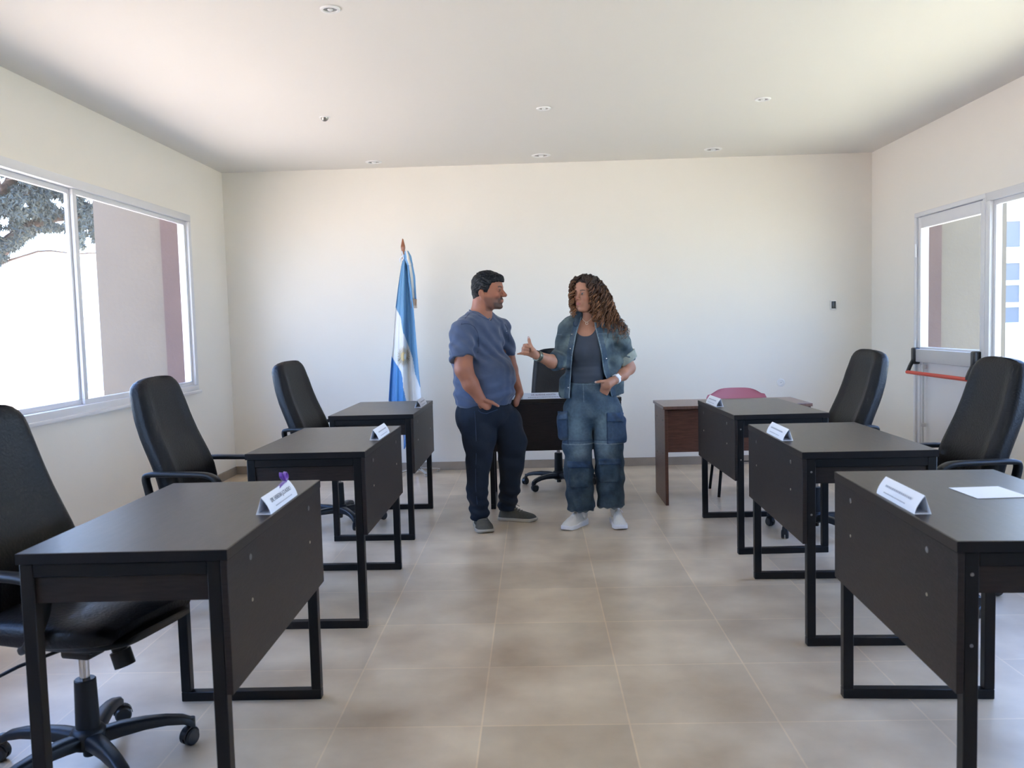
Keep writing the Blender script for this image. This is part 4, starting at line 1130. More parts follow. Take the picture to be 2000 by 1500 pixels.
# ================================================================== woman
YW = 5.50
def U(px, py, dy=0.): return tuple(at(px, py, YW+dy))
wo = np.array([at(1158,1028,5.5).x, 5.50, 0.])
hw = Head(U(1144.5, 574.5, .0), R_(-128), R_(-2), .93, True)
SKW = (.40,.19,.12)
XC = lambda z_: 0
def torso_w(P, o=0.):
    return uni(P, [lambda P: d_ell(P, U(1151,665,.02), (.145+o,.095+o,.13+o)), lambda P: d_ell(P, U(1149,690,.01), (.128+o,.105+o,.10+o)),
                   lambda P: d_ell(P, U(1134,683,-.05), (.052+o,.060+o,.055+o)), lambda P: d_ell(P, U(1164,683,-.04), (.052+o,.060+o,.055+o)),
                   lambda P: d_ell(P, U(1148,730,.01), (.118+o,.095+o,.12+o)), lambda P: d_ell(P, U(1152,775,.02), (.155+o,.115+o,.11+o)),
                   lambda P: d_cap(P, U(1112,641,.03), U(1196,638,.03), .048+o, .048+o),
                   lambda P: d_cap(P, U(1150,620,.03), U(1122,637,.03), .040+o*.6, .045+o), lambda P: d_cap(P, U(1155,620,.03), U(1185,635,.03), .040+o*.6, .045+o)], .04)
shR, elR, wrR = U(1111,650,.02), U(1094,708,-.06), U(1047,694,-.27)
shL, elL, wrL = U(1204,650,.03), U(1228,719,.07), U(1201,742,-.06)
def arms_w(P):
    return uni(P, [lambda P: d_cap(P, shR, elR, .048, .042), lambda P: d_cap(P, elR, U(1078,706,-.14), .042, .041), lambda P: d_cap(P, U(1078,706,-.14), wrR, .041, .026),
                   lambda P: d_cap(P, shL, elL, .048, .042), lambda P: d_cap(P, elL, U(1216,732,.0), .040, .036), lambda P: d_cap(P, U(1216,732,.0), wrL, .036, .026)], .02)
def hands_w(P):
    Hy = -.30
    pr = [lambda P: d_ecap(P, U(1040,690,Hy+.01), U(1030,683,Hy), .027, .034, (.1,1,0), .50), lambda P: d_cap(P, U(1042,690,Hy+.02), U(1038,686,Hy+.01), .024, .026)]
    d = uni(P, pr, .012)
    # thumb, standing up
    th = uni(P, [lambda P: d_cap(P, U(1040,684,Hy-.01), U(1035.5,674,Hy-.012), .0155, .0120), lambda P: d_cap(P, U(1035.5,674,Hy-.012), U(1033.5,665,Hy-.012), .0112, .0100), lambda P: d_cap(P, U(1033.5,665,Hy-.012), U(1032.2,658.5,Hy-.010), .0098, .0070)], .004)
    d = smin(d, th, .007)
    # three curled fingers
    for i, (kx, ky, r_) in enumerate(((1026,674.5,.0100),(1023.5,680.5,.0100),(1023,686,.0095))):
        k0 = U(kx+5, ky-.5, Hy+.022); k1 = U(kx-1.5, ky, Hy+.004); k2 = U(kx+.5, ky+1.6, Hy-.030); k3 = U(kx+8.5, ky+2.8, Hy-.030)
        f_ = uni(P, [lambda P: d_cap(P, k0, k1, r_+.001, r_), lambda P: d_cap(P, k1, k2, r_, r_-.0005), lambda P: d_cap(P, k2, k3, r_-.0005, r_-.002)], .003)
        d = smin(d, f_, .0035)
    # little finger, stretched out
    lf = uni(P, [lambda P: d_cap(P, U(1034,691,Hy+.005), U(1025,691.5,Hy-.002), .0115, .0088), lambda P: d_cap(P, U(1025,691.5,Hy-.002), U(1017,690.5,Hy-.006), .0082, .0072), lambda P: d_cap(P, U(1017,690.5,Hy-.006), U(1010.5,691.5,Hy-.008), .0070, .0052)], .003)
    d = smin(d, lf, .006)
    # left hand, in the pocket
    g = [lambda P: d_ecap(P, U(1197,744,-.07), U(1184,752,-.115), .030, .036, (.35,.85,.4), .55)]
    for i in range(4):
        g.append(lambda P, i=i: d_cap(P, U(1178+4*i,752+2.2*i,-.120+.006*i), U(1173+4*i,764+2*i,-.085), .0098, .0085))
    h2 = uni(P, g, .007)
    h2 = smin(h2, uni(P, [lambda P: d_cap(P, U(1186,745,-.118), U(1174,745,-.135), .0115, .0098), lambda P: d_cap(P, U(1174,745,-.135), U(1163,746.5,-.135), .0095, .0068)], .004), .007)
    return np.minimum(d, h2)
def legs_w(P, o=0.):
    return uni(P, [lambda P: d_cap(P, U(1130,800,.02), U(1130,905,.0), .08+o, .05+o), lambda P: d_cap(P, U(1130,905,.0), U(1139,1006,.01), .05+o, .030+o),
                   lambda P: d_cap(P, U(1186,800,.02), U(1190,905,.0), .08+o, .05+o), lambda P: d_cap(P, U(1190,905,.0), U(1202,1003,.01), .05+o, .030+o)], .03)
def body_w(P):
    d = hw.sdf(P)
    nk = uni(P, [lambda P: d_cap(P, hw.w((-.02,0,-.06)), U(1150,630,.03), .045, .048)], .02)
    d = smin(d, nk, .016); d = smin(d, torso_w(P, -.006), .03); d = smin(d, arms_w(P), .016); d = smin(d, hands_w(P), .008); d = smin(d, legs_w(P), .03)
    return d
def paint_w(P):
    K = hw.paint(P, SKW, (.33,.095,.09), (.03,.018,.012))
    q = hw.loc(P); a = np.abs(q[:,1]); w_ = np.exp(-(((a-.031)/.013)**2+((q[:,2]-.013)/.005)**2))*(q[:,0] > .06); K = mixc(K, (.30,.17,.14), w_*.5)
    for p_ in ((1162.5,746.5,-.139),(1032,658.5,-.318)):
        K = mixc(K, (.62,.50,.48), (np.sqrt(((P-V3(U(*p_)))**2).sum(1)) < .008)*.7)
    K = mixc(K, (.68,.68,.68), (P[:,2] < .17)*1.)
    return K
wom = mesh_sdf('person', body_w, (wo[0]-.55, 5.10, .03), (wo[0]+.36, 5.82, 1.68), .0038, M['skin'], None, paint_w, wo, 1)
wom.location = wo
tag(wom, 'woman with long curly hair, open denim jacket and baggy jeans, thumb raised, hand in pocket', 'person')
eyes(hw, wom, wo, look=(1,-.25,.02))
WX = lambda px, py=700, y=5.42: at(px, py, y).x
# ---- slate top
def neckl(P):
    x = P[:,0]; xc = WX(1145); half = .078; zc = U(1145,657,-.08)[2]; return zc + .075*np.clip(np.abs(x-xc)/half,0,1.4)**2.6
def tank(P):
    d = torso_w(P, .003) + wob(P, 30, .0012, 4) + .0008*np.sin(P[:,2]*160)*(P[:,2] < 1.05)
    d = smax(d, (P[:,2]-neckl(P))*.5, .004); d = smax(d, U(1150,748)[2]-P[:,2], .004)
    return smax(d, np.abs(P[:,0]-WX(1149))-.125, .01)
mesh_sdf('tank_top', tank, (wo[0]-.3, 5.2, .85), (wo[0]+.3, 5.8, 1.45), .0042, M['tank'], wom, None, wo, 1)
# ---- denim jacket
zs_ = lambda py: U(1150, py, -.1)[2]
eL = [(618,1137),(640,1130),(655,1125),(690,1118.5),(730,1116),(776,1113)]
eR = [(618,1160),(640,1163),(655,1166),(690,1173.5),(730,1180),(745,1187),(776,1194)]
def edges(P):
    z = P[:,2]; L_ = np.interp(-z, [-zs_(a) for a, _ in eL], [WX(b_, a) for a, b_ in eL]); R__ = np.interp(-z, [-zs_(a) for a, _ in eR], [WX(b_, a) for a, b_ in eR]); return L_, R__
def jacket(P):
    body = uni(P, [lambda P: torso_w(P, .016), lambda P: d_ell(P, U(1154,740,.025), (.165,.120,.16)), lambda P: d_ell(P, U(1155,770,.03), (.180,.130,.10)), lambda P: d_cap(P, U(1116,640,.03), U(1200,638,.035), .062, .062),
                   lambda P: d_cap(P, U(1105,765,.0), U(1106,745,.0), .045, .045), lambda P: d_cap(P, U(1205,765,.0), U(1203,745,.0), .045, .045), lambda P: d_cap(P, U(1198,748,.02), U(1198,690,.03), .050, .050)], .035)
    sl = uni(P, [lambda P: d_cap(P, U(1108,650,.02), U(1096,700,-.05), .062, .060), lambda P: d_cap(P, U(1208,650,.03), U(1223,697,.06), .062, .058)], .02)
    left = P[:,0] < WX(1150)
    cR = (P-V3(U(1084,707,-.11))) @ (V3((-.82,-.42,-.12))/.93); cL = (P-V3(U(1226,706,.06))) @ (V3((.30,.05,-.95)))
    slR = d_cap(P, U(1096,700,-.05), U(1084,706,-.11), .062, .058)
    sl = smin(sl, slR, .02); sl = np.where(left, smax(sl, cR, .005), smax(sl, cL, .005))
    fold_ = .0030*np.sin(P[:,2]*70+P[:,0]*50+np.sin(P[:,2]*23)*2)
    z = P[:,2]
    body = smax(body, zs_(776)+.010*np.sin(P[:,0]*25)-z, .005)
    d = smin(body, sl+fold_, .03) + wob(P, 36, .0040, 1)
    L_, R__ = edges(P); x = P[:,0]
    op = smax(smax(L_-x, x-R__, .004), P[:,1]-(5.50+.02), .01)       # the open front
    nk = np.sqrt((P[:,0]-WX(1151,625,5.53))**2+((P[:,1]-5.53)*.9)**2)-.062; nk = smax(nk, zs_(632)-z, .01)
    return smax(smax(d, -op, .004), -nk, .006)
def denimc(P, base=(.042,.068,.086), light=(.125,.160,.162), dark=(.015,.029,.046)):
    K = np.tile(V3(base), (len(P),1)); K = mixc(K, light, np.clip(.35+wob(P, 28, .9, 6),0,1)); K = mixc(K, dark, np.clip(-.15+wob(P, 40, .9, 8),0,1)); return K
def paint_j(P):
    K = denimc(P); L_, R__ = edges(P); x, z = P[:,0], P[:,2]; fr_ = P[:,1] < 5.50
    pl = (((x < L_)&(x > L_-.036))|((x > R__)&(x < R__+.036)))&fr_&(z < zs_(625)); K = mixc(K, (.025,.055,.10), pl*.65)
    for e_ in (np.abs(x-L_+.003), np.abs(x-R__-.003)): K = mixc(K, (.20,.26,.29), ((e_ < .0035)&fr_)*.8)
    K = mixc(K, (.10,.14,.17), ((np.abs(z-zs_(652)) < .004)&fr_)*.6)
    return K
jk = mesh_sdf('denim_jacket', jacket, (wo[0]-.42, 5.22, .82), (wo[0]+.42, 5.80, 1.46), .0040, M['denim'], wom, paint_j, wo, 1)
# cuffs, collar, pocket flaps, buttons
def cuff(P):
    a = uni(P, [lambda P: d_cap(P, U(1087,705,-.09), U(1082.5,706.5,-.12), .062, .062)], .01); ax = V3((-.82,-.42,-.12))/.93
    q = (P-V3(U(1085,706,-.105))) @ ax; a = smax(a, np.abs(q)-.022, .006)
    return a + wob(P, 60, .003, 2)
mesh_sdf('cuff', cuff, np.array(U(1085,706,-.105))-.1, np.array(U(1085,706,-.105))+.1, .0038, M['denim'], jk, lambda P: denimc(P, (.022,.045,.07), (.06,.085,.10)), wo, 1)
def cuff2(P):
    a = d_cap(P, U(1222,685,.055), U(1228,712,.065), .060, .064); q = (P-V3(U(1226,699,.06))) @ V3((.28,.05,-.955)); a = smax(a, np.abs(q+.002+.35*(P[:,0]-WX(1226,700,5.56)))-.030, .006); return a + wob(P, 50, .003, 4)
mesh_sdf('cuff', cuff2, np.array(U(1226,699,.06))-.12, np.array(U(1226,699,.06))+.12, .0038, M['lining'], jk, None, wo, 1)
def collar(P):
    d = uni(P, [lambda P: d_ecap(P, U(1131,617,-.01), U(1124,632,-.075), .028, .020, (.5,-.8,.2), .45), lambda P: d_ecap(P, U(1131,617,-.01), U(1148,611,.075), .026, .026, (0,1,.3), .45),
                lambda P: d_ecap(P, U(1148,611,.075), U(1170,616,.02), .026, .028, (.5,.8,.3), .45), lambda P: d_ecap(P, U(1170,617,.01), U(1176,632,-.06), .028, .020, (-.5,-.8,.2), .45)], .012)
    return d + wob(P, 50, .0015, 3)
mesh_sdf('collar', collar, (WX(1100), 5.35, zs_(645)), (WX(1200), 5.68, zs_(595)), .0038, M['denim'], jk, lambda P: denimc(P, (.020,.038,.065), (.06,.09,.11)), wo, 1)
def flap(name, x0, x1, y0, y1, f, r, t_=.006, mat_=None, colf=None, n=12):
    "a cloth patch laid on surface f over a rectangle of sight lines"
    R2 = []; 
    top = []
    for j in range(n+1):
        for i in range(n+1):
            u, v = i/n, j/n; x = x0[0]+(x0[1]-x0[0])*u if False else (x0+(x1-x0)*u); y = y0+(y1-y0)*v
            top.append(surf_cam(f, x, y))
    top = np.array(top); o_ = np.array([0,0,CAM_H]); dr = top-o_; dr /= np.linalg.norm(dr,axis=1)[:,None]
    ed = np.array([(0 if i in (0,n) or j in (0,n) else 1) for j in range(n+1) for i in range(n+1)])[:,None]
    T_ = top - dr*(t_*(.55+.45*ed)); Bk = top + dr*.006; V = np.concatenate([T_, Bk])-wo; N_ = (n+1)**2; F = []
    for j in range(n):
        for i in range(n):
            a = j*(n+1)+i; F.append((a, a+1, a+n+2, a+n+1)); F.append((N_+a, N_+a+n+1, N_+a+n+2, N_+a+1))
    rim = [i for i in range(n+1)] + [j*(n+1)+n for j in range(1,n+1)] + [n*(n+1)+i for i in range(n-1,-1,-1)] + [j*(n+1) for j in range(n-1,0,-1)]
    for a, b_ in zip(rim, rim[1:]+rim[:1]): F.append((b_, a, N_+a, N_+b_))
    m_ = bpy.data.meshes.new(name); m_.from_pydata([tuple(v) for v in V], [], F); m_.materials.append(mat_ or M['denim'])
    K = (colf or denimc)(V.astype(np.float32)+V3(wo)); ca = m_.color_attributes.new('Col','FLOAT_COLOR','POINT'); ca.data.foreach_set('color', np.concatenate([K,np.ones((len(K),1))],1).astype(np.float32).ravel())
    m_.polygons.foreach_set('use_smooth', [True]*len(m_.polygons)); ob = bpy.data.objects.new(name, m_); C.objects.link(ob); ob.parent = r; return ob
dkc = lambda P: denimc(P, (.045,.07,.085), (.12,.16,.16))
flap('pocket_flap', 1097, 1113, 648, 658, jacket, jk, .006, None, dkc)
flap('pocket_flap', 1187, 1210, 650, 660, jacket, jk, .006, None, dkc)
for x, y in ((1117,653),(1114,681),(1110,757),(1184,700),(1190,738)):
    p = surf_cam(jacket, x, y)-wo; b = new(); ball(b, tuple(p), .0055, 1); obj('button', b, M['silver'], jk)
# ---- cargo jeans
def pants(P):
    d = uni(P, [lambda P: d_ell(P, U(1153,765,.015), (.150,.118,.12)), lambda P: d_ell(P, U(1157,795,.02), (.185,.135,.12))], .03)
    a = uni(P, [lambda P: d_cap(P, U(1131,815,.01), U(1128,870,.0), .098, .092), lambda P: d_cap(P, U(1128,870,.0), U(1130,920,-.005), .090, .090), lambda P: d_cap(P, U(1130,920,-.005), U(1136,1010,-.01), .090, .090)], .03)
    b_ = uni(P, [lambda P: d_cap(P, U(1185,815,.01), U(1188,870,.0), .102, .094), lambda P: d_cap(P, U(1188,870,.0), U(1191,920,.0), .092, .090), lambda P: d_cap(P, U(1191,920,.0), U(1194,1006,.0), .088, .088)], .03)
    d = smin(np.minimum(smin(d, a, .035), smin(d, b_, .035)), 9., .0001) if False else np.minimum(smin(d, a, .035), smin(d, b_, .035))
    # side and knee cargo pockets
    for (cx, cy, dy, hx, hz) in ((1206,838,-.02,.052,.088),(1101,832,.0,.040,.088)):
        d = smin(d, d_box(P, U(cx,cy,dy), (hx,.075,hz), None, .03), .006)
    for (cx, cy, dy, hx, hz) in ((1131,928,-.070,.068,.080),(1190,922,-.062,.064,.070)):
        d = smin(d, d_box(P, U(cx,cy,dy), (hx,.032,hz), None, .02), .006)
    z = P[:,2]
    d = d + .0030*np.sin(z*60+P[:,0]*40+np.sin(P[:,0]*25)*2)*(1-sm01(z,.42,.62)) + wob(P, 30, .0042, 9)
    d = d - .004*np.exp(-((z-zs_(866))/.006)**2)
    lf = P[:,0] < WX(1160, 950); zb = np.where(lf, U(1136,998,-.05)[2], U(1194,991,-.04)[2])
    d = smax(d, zb + .004*np.sin(P[:,0]*140)+.003*np.sin(P[:,0]*61)-z, .002)
    # hollow at the hems
    d = smax(d, z-zs_(738)-.012*np.clip((P[:,0]-WX(1150))/.1,-1,1)*.3, .004)
    return d
def paint_p(P):
    K = denimc(P, (.025,.050,.082), (.055,.086,.112), (.013,.029,.054)); x, z = P[:,0], P[:,2]; fr_ = sm01(5.50-P[:,1], -.02, .06)
    for cx in (1128, 1180):
        w_ = np.exp(-((x-WX(cx,840))/.055)**2-((z-zs_(835))/.13)**2)*fr_; K = mixc(K, (.13,.20,.24), w_*.65)
        w_ = np.exp(-((x-WX(cx+4,885))/.055)**2-((z-zs_(880))/.045)**2)*fr_; K = mixc(K, (.17,.24,.28), w_*.55)
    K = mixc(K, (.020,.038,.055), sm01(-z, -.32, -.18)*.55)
    K = mixc(K, (.24,.30,.33), (np.abs(z-zs_(868)) < .0035)*.55*fr_)
    K = mixc(K, (.012,.028,.06), (np.abs(z-zs_(861)) < .004)*.5*fr_)
    sd_ = ((x > WX(1184,840))|(x < WX(1108,840)))&(z < zs_(808))&(z > zs_(868)); K = mixc(K, (.014,.040,.105), sd_*.55)
    K = mixc(K, (.010,.025,.055), (((np.abs(x-WX(1185.5,840)) < .004)|(np.abs(x-WX(1109,840)) < .004))&(z < zs_(808))&(z > zs_(868)))*.8)
    for x0, x1, z0, z1 in ((1109,1153,905,953),(1169,1212,900,945)):
        a_, b_ = WX(x0,920), WX(x1,920); ins = (x > a_)&(x < b_)&(z < zs_(z0))&(z > zs_(z1))
        e_ = np.minimum.reduce([x-a_, b_-x, zs_(z0)-z, z-zs_(z1)]); K = mixc(K, (.012,.028,.055), (ins & (np.abs(e_-.004) < .003))*.75)
    K = mixc(K, (.10,.145,.17), ((np.abs(z-zs_(751)-.006*np.abs(x-WX(1148))*4) < .0028)&(P[:,1] < 5.50))*.7)
    fly = (np.abs(x-WX(1139,760)) < .003)&(z > zs_(785))&(P[:,1] < 5.48); K = mixc(K, (.13,.17,.20), fly*.7)
    lf = x < WX(1160,950); zb = np.where(lf, U(1136,998,-.05)[2], U(1194,991,-.04)[2]); K = mixc(K, (.16,.19,.20), (z < zb+.008)*.5)
    return K
pt = mesh_sdf('cargo_jeans', pants, (wo[0]-.34, 5.25, .02), (wo[0]+.34, 5.78, 1.02), .0042, M['denim'], wom, paint_p, wo, 1)
pkc = lambda P: denimc(P, (.018,.045,.10), (.05,.09,.15))
flap('cargo_flap', 1186, 1218, 806, 824, pants, pt, .012, None, pkc)
flap('cargo_flap', 1089, 1109, 803, 820, pants, pt, .012, None, pkc)
flap('cargo_flap', 1108, 1154, 901, 914, pants, pt, .010, None, pkc)
flap('cargo_flap', 1169, 1213, 896, 908, pants, pt, .010, None, pkc)
b = new(); p = surf_cam(pants, 1138, 742)-wo; ball(b, tuple(p), .009, 2, (1,.6,1)); obj('waist_button', b, M['blob'], pt)
b = new()
for x in (1122, 1160, 1176):
    p = surf_cam(pants, x, 742)-wo; box(b, p[0]-.005, p[0]+.005, p[1]-.006, p[1]+.004, p[2]-.022, p[2]+.018, .002)
obj('belt_loop', b, M['seam'], pt)
# ---- curly hair
cols = []
def add_curl(V, F, K, pts, hr, pitch, rad, seed, dark):
    rs_ = np.random.RandomState(seed); pts = np.array(pts); L_ = np.concatenate([[0], np.cumsum(np.linalg.norm(np.diff(pts,axis=0),axis=1))]); tot = L_[-1]; n = int(tot/.0062)+3
    s = np.linspace(0, tot, n); c_ = np.stack([np.interp(s, L_, pts[:,k]) for k in range(3)],1)
    for _ in range(2): c_[1:-1] = (c_[:-2]+c_[1:-1]*2+c_[2:])/4
    d = np.gradient(c_, axis=0); d /= np.linalg.norm(d,axis=1)[:,None]; a = np.cross(d, [0.31,.22,.92]); a /= np.linalg.norm(a,axis=1)[:,None]+1e-9; e = np.cross(d, a)
    ph = rs_.rand()*6.28 + 2*PI*s/(pitch*(.8+.4*rs_.rand())); g = hr*np.clip(s/.09, .05, 1)*(1+.25*np.sin(s*30+seed))
    c_ = c_ + a*(np.cos(ph)*g)[:,None] + e*(np.sin(ph)*g)[:,None]
    d = np.gradient(c_, axis=0); d /= np.linalg.norm(d,axis=1)[:,None]; a = np.cross(d, [.2,.9,.3]); a /= np.linalg.norm(a,axis=1)[:,None]+1e-9; e = np.cross(d, a)
    rr = rad*np.clip(1.15-(s/tot)**3,.25,1); base = len(V); m_ = 5
    for j in range(n):
        for k in range(m_):
            t_ = 2*PI*k/m_; V.append(c_[j] + (a[j]*math.cos(t_)*1.35 + e[j]*math.sin(t_)*.75)*rr[j])
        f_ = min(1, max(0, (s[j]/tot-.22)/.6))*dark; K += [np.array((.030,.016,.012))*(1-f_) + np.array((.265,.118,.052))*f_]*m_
    for j in range(n-1):
        for k in range(m_): F.append((base+j*m_+k, base+j*m_+(k+1)%m_, base+(j+1)*m_+(k+1)%m_, base+(j+1)*m_+k))
V, F, K = [], [], []
rs = np.random.RandomState(11)
crown = np.array(hw.w((-.01,-.005,.118)))
# silhouettes of the mass, in the photograph's frame: (py, left px, right px)
sil = [(540,1134,1160),(550,1124,1172),(560,1119,1181),(575,1115,1190),(590,1113.5,1196),(605,1114,1202),(620,1117,1209),(630,1121,1217),(640,1128,1226),(650,1140,1232),(658,1160,1230)]
sl_ = lambda py: np.interp(py, [q[0] for q in sil], [q[1] for q in sil]); sr_ = lambda py: np.interp(py, [q[0] for q in sil], [q[2] for q in sil])
n_c = 0
for i in range(620):
    u = rs.rand(); layer = rs.choice(['back','side','front'], p=[.40,.42,.18])
    if layer == 'back': dyo = rs.uniform(.03,.135)
    elif layer == 'side': dyo = rs.uniform(-.095,.06)
    else: dyo = rs.uniform(-.115,-.05)
    end = rs.uniform(600, 656 if u > .30 else 632)
    if layer == 'front': u = rs.uniform(.52, 1.0); end = rs.uniform(625, 672)
    side = u
    pts = [tuple(crown + np.array((rs.uniform(-.03,.03), rs.uniform(-.03,.03), -.004)))]
    ok = True
    for py in np.arange(545, end, 9):
        l, r_ = sl_(py), sr_(min(py,656)); x = l+2.5+(r_-l-5)*u + 1.6*math.sin(py*.13+i)
        # keep the face free: open window between the left lock and the cheek line
        faceL = np.interp(py, [540,552,565,580,600,620,650], [1130,1122.5,1120.5,1119.5,1121,1126,1131]); faceR = np.interp(py, [540,552,565,580,600,612,625,650,665], [1136,1142,1148,1150.5,1152,1154,1157,1163,1170])
        dy = dyo
        if faceL < x < faceR:
            if dyo < .03: x = faceR + (x-faceL)*.25 + rs.uniform(0,3) if u > .22 else faceL - (faceR-x)*.10 - rs.uniform(0,1)
        ex = abs((x-1156)/42.); dy = dyo*math.sqrt(max(.15, 1-min(ex,1)**2*.7))
        if py < 562: dy *= (py-536)/26.
        p = np.array(U(x, py, .015+dy)); pts.append(tuple(p))
    # stay outside of the skull
    q = []
    for p in pts:
        lp = (np.array(p)-np.array(hw.c)) @ hw.R/hw.k; rad_ = math.sqrt((lp[0]/.104)**2+(lp[1]/.088)**2+((lp[2]-.03)/.094)**2)
        if rad_ < 1.02 and lp[2] > -.03: lp = np.array([lp[0]/rad_*1.03, lp[1]/rad_*1.03, (lp[2]-.03)/rad_*1.03+.03]); p = tuple(np.array(hw.c)+hw.R @ (lp*hw.k))
        q.append(p)
    if len(q) < 4: continue
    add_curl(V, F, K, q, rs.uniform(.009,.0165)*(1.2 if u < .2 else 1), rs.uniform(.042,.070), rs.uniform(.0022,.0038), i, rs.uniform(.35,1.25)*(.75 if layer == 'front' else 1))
    n_c += 1
for i in range(150):
    sd_ = 1 if i % 5 < 3 else -1; j1 = lambda a=.006: rs.uniform(-a, a); tt = rs.uniform(-.01,.045)
    loc_ = [(.010+tt*.9, .008*sd_, .128), (.042+tt*.75, sd_*(.024+.012*rs.rand()), .112), (.056+tt*.35, sd_*.056, .086), (.040+tt*.2, sd_*.084, .045), (.020, sd_*.096, .0), (.006, sd_*.100, -.05), (-.004, sd_*.100, -.10)]
    if sd_ > 0: loc_ += [(-.010, .105, -.15), (-.02, .115, -.20)][:rs.randint(0,3)]
    q = []
    for a, b_, c_ in loc_:
        v_ = np.array((a+j1(), b_+j1(), c_+j1(.004))); r0_ = v_-np.array((-.016,0,.036)); e_ = math.sqrt((r0_[0]/.104)**2+(r0_[1]/.088)**2+(r0_[2]/.093)**2)
        if v_[2] > -.02: v_ = np.array((-.016,0,.036)) + r0_/e_*(1.03+.10*rs.rand())
        q.append(tuple(np.array(hw.c)+hw.R @ (v_*hw.k)))
    add_curl(V, F, K, q, rs.uniform(.005,.011), rs.uniform(.024,.036), rs.uniform(.0018,.0030), 2000+i, rs.uniform(.3,1.0))
me = bpy.data.meshes.new('hair'); me.from_pydata([tuple(v-wo) for v in V], [], F); ca = me.color_attributes.new('Col','FLOAT_COLOR','POINT')
ca.data.foreach_set('color', np.concatenate([np.array(K),np.ones((len(K),1))],1).astype(np.float32).ravel()); me.materials.append(M['hair_curl']); me.polygons.foreach_set('use_smooth', [True]*len(F))
hc = bpy.data.objects.new('hair', me); C.objects.link(hc); hc.parent = wom
def under(P):
    q = hw.loc(P); d = d_ell(q, (-.016,0,.036), (.100,.084,.089)); x, z = q[:,0], q[:,2]
    h_ = np.interp(x, [-.13,-.02,.01,.03,.05,.075,.12], [-.12,-.12,-.06,.02,.053,.074,.080]); d = smax(d, (h_-z)*.6, .01)
    d = d*hw.k
    m2 = uni(P, [lambda P: d_ell(P, U(1172,600,.055), (.062,.062,.16)), lambda P: d_ell(P, U(1190,628,.05), (.075,.055,.085))], .03)
    return smin(d, m2, .03) + wob(P, 70, .004, 3)
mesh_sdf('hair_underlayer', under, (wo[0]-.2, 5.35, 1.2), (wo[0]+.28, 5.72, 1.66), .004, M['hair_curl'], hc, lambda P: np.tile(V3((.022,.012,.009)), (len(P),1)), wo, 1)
# ---- watch, bracelet, necklace
def bangle(name, c_, ax, r1, w_, th_, m_, par, sq=1.):
    ax = Vector(ax).normalized(); s1, t1 = frame_from(ax); c_ = Vector(c_)-Vector(wo); b = new(); rings = []
    for k in range(28):
        a = 2*PI*k/28; d = s1*math.cos(a)+t1*math.sin(a)*sq; rings.append([tuple(c_+d*(r1)+ax*(-w_/2)), tuple(c_+d*(r1+th_)+ax*(-w_/2)), tuple(c_+d*(r1+th_)+ax*(w_/2)), tuple(c_+d*r1+ax*(w_/2))])
    R = [[b.verts.new(p) for p in r] for r in rings]
    for i in range(28):
        for k in range(4): b.faces.new((R[i][k], R[i][(k+1)%4], R[(i+1)%28][(k+1)%4], R[(i+1)%28][k]))
    bmesh.ops.recalc_face_normals(b, faces=b.faces[:]); return obj(name, b, m_, par)
fa = np.array(wrR)-np.array(U(1078,706,-.14)); fa /= np.linalg.norm(fa)
wc = np.array(wrR)-fa*.012
bg_ = bangle('bracelet', wc, fa, .0275, .018, .005, M['metal'], wom); bangle('bracelet_band', wc-fa*.016, fa, .0295, .008, .004, M['metal'], bg_)
fa2 = np.array(wrL)-np.array(U(1216,732,.0)); fa2 /= np.linalg.norm(fa2); wc2 = np.array(wrL)-fa2*.014
wt = bangle('watch_strap', wc2, fa2, .0268, .021, .0042, M['sneaksole'], wom)
s1 = np.cross(fa2, (0,0,1)); s1 /= np.linalg.norm(s1); up_ = np.cross(s1, fa2); dd = (-s1 if s1[1] > 0 else s1)*.75+up_*.66; dd /= np.linalg.norm(dd)
b = new(); cW = Vector(wc2+dd*.030-wo); rm = Matrix((Vector(fa2), Vector(np.cross(dd,fa2)), Vector(dd))).transposed().to_4x4(); rm.translation = cW; box(b, -.014,.014,-.016,.016,-.005,.005,.003,2,rm); obj('watch_case', b, M['sneaksole'], wt)
pn = [surf_cam(body_w, x, y)-wo for x, y in ((1134,617),(1137,622),(1141,627),(1145.5,629.5),(1150,627),(1155,622),(1158,617))]
b = new(); tube(b, [tuple(p+np.array((0,-.001,0))) for p in pn], .0011, 5); nl = obj('necklace', b, M['chain'], wom)
p = surf_cam(body_w, 1146, 631.5)-wo+np.array((0,-.003,0)); b = new(); R = []
for k in range(20):
    a = 2*PI*k/20; R.append([b.verts.new((p[0]+math.cos(a)*(.0078+.0015*math.cos(j*PI/2)), p[1]+.0015*math.sin(j*PI/2), p[2]+math.sin(a)*(.0078+.0015*math.cos(j*PI/2)))) for j in range(4)])
for i in range(20):
    for k in range(4): b.faces.new((R[i][k], R[i][(k+1)%4], R[(i+1)%20][(k+1)%4], R[(i+1)%20][k]))
obj('pendant', b, M['chain'], nl)
# ---- sneakers
shoe('sneaker', (.305, 5.555), (.150, 5.345), .255, .096, M['sneaker'], M['sneaksole'], wom, wo, sneaker=True, lace=M['sneaksole'])
shoe('sneaker', (.497, 5.585), (.522, 5.330), .250, .096, M['sneaker'], M['sneaksole'], wom, wo, sneaker=True, lace=M['sneaksole'])
SKY, SUN, EXPO = 3.0, 16.0, 1.74

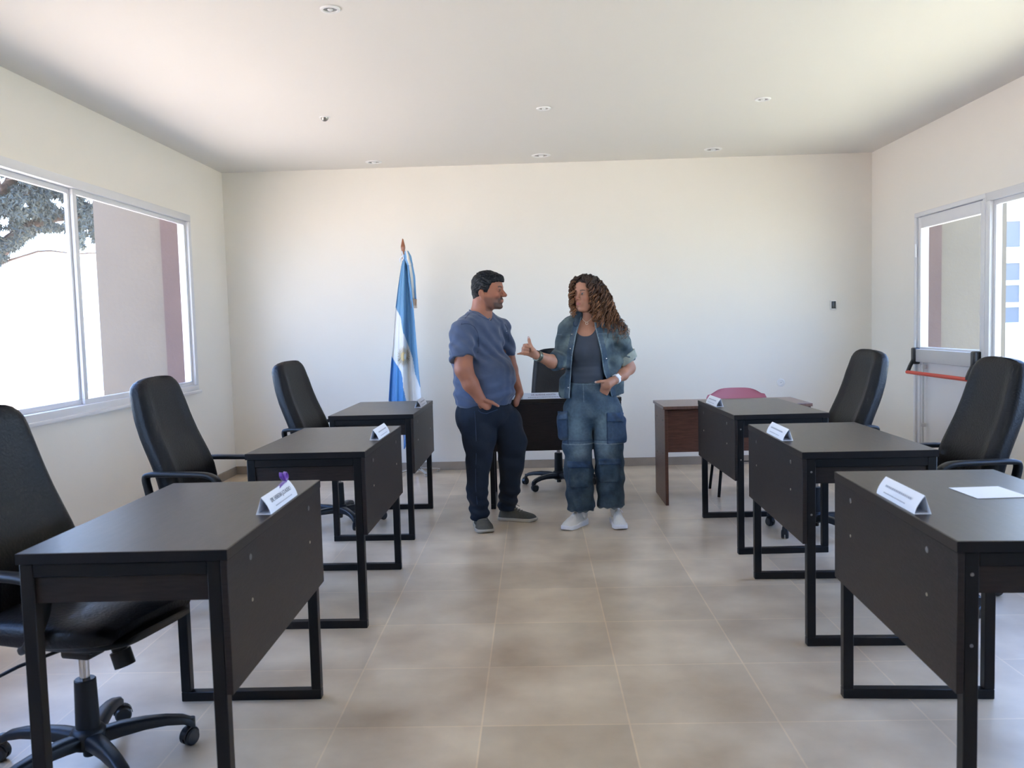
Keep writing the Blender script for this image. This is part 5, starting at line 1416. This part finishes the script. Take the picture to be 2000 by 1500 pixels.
# ------------------------------------------------------------------ light
w = bpy.data.worlds.new('sky'); bpy.context.scene.world = w; w.use_nodes = True
nt = w.node_tree; bg = nt.nodes['Background']
tc = nt.nodes.new('ShaderNodeTexCoord'); sx = nt.nodes.new('ShaderNodeSeparateXYZ'); cr = nt.nodes.new('ShaderNodeValToRGB')
nt.links.new(tc.outputs['Generated'], sx.inputs[0]); nt.links.new(sx.outputs['Z'], cr.inputs['Fac']); nt.links.new(cr.outputs['Color'], bg.inputs['Color'])
cr.color_ramp.elements[0].position = 0; cr.color_ramp.elements[0].color = (.57,.75,1,1)
cr.color_ramp.elements[1].position = .8; cr.color_ramp.elements[1].color = (.18,.37,1,1)
bg.inputs['Strength'].default_value = SKY
s = bpy.data.lights.new('sun', 'SUN'); s.energy = SUN; s.angle = math.radians(.55); s.color = (1,.875,.715)
so = bpy.data.objects.new('sun', s); C.objects.link(so)
# high sun beyond the back wall: it lights the ground on both sides and enters no window
so.rotation_euler = Vector((.05, .62, .80)).normalized().to_track_quat('Z', 'Y').to_euler()
# ------------------------------------------------------------------ camera
cam = bpy.data.cameras.new('camera'); co = bpy.data.objects.new('camera', cam); C.objects.link(co)
mw = Matrix((CR, CU, -CW)).transposed().to_4x4(); mw.translation = (0,0,CAM_H); co.matrix_world = mw
cam.sensor_width = 36; cam.lens = F_PX/2000*36; cam.clip_end = 200; cam.clip_start = .05
cam.dof.use_dof = True; cam.dof.focus_distance = 5.6; cam.dof.aperture_fstop = cam.lens/5.0
bpy.context.scene.camera = co
sc_ = bpy.context.scene
sc_.view_settings.view_transform = 'Standard'; sc_.view_settings.look = 'None'; sc_.view_settings.gamma = 1
sc_.view_settings.exposure = EXPO; sc_.view_settings.use_curve_mapping = False
sc_.cycles.max_bounces = 12; sc_.cycles.diffuse_bounces = 7; sc_.cycles.glossy_bounces = 4; sc_.cycles.transparent_max_bounces = 12
sc_.cycles.sample_clamp_indirect = 12; sc_.cycles.use_denoising = True; sc_.cycles.use_fast_gi = False
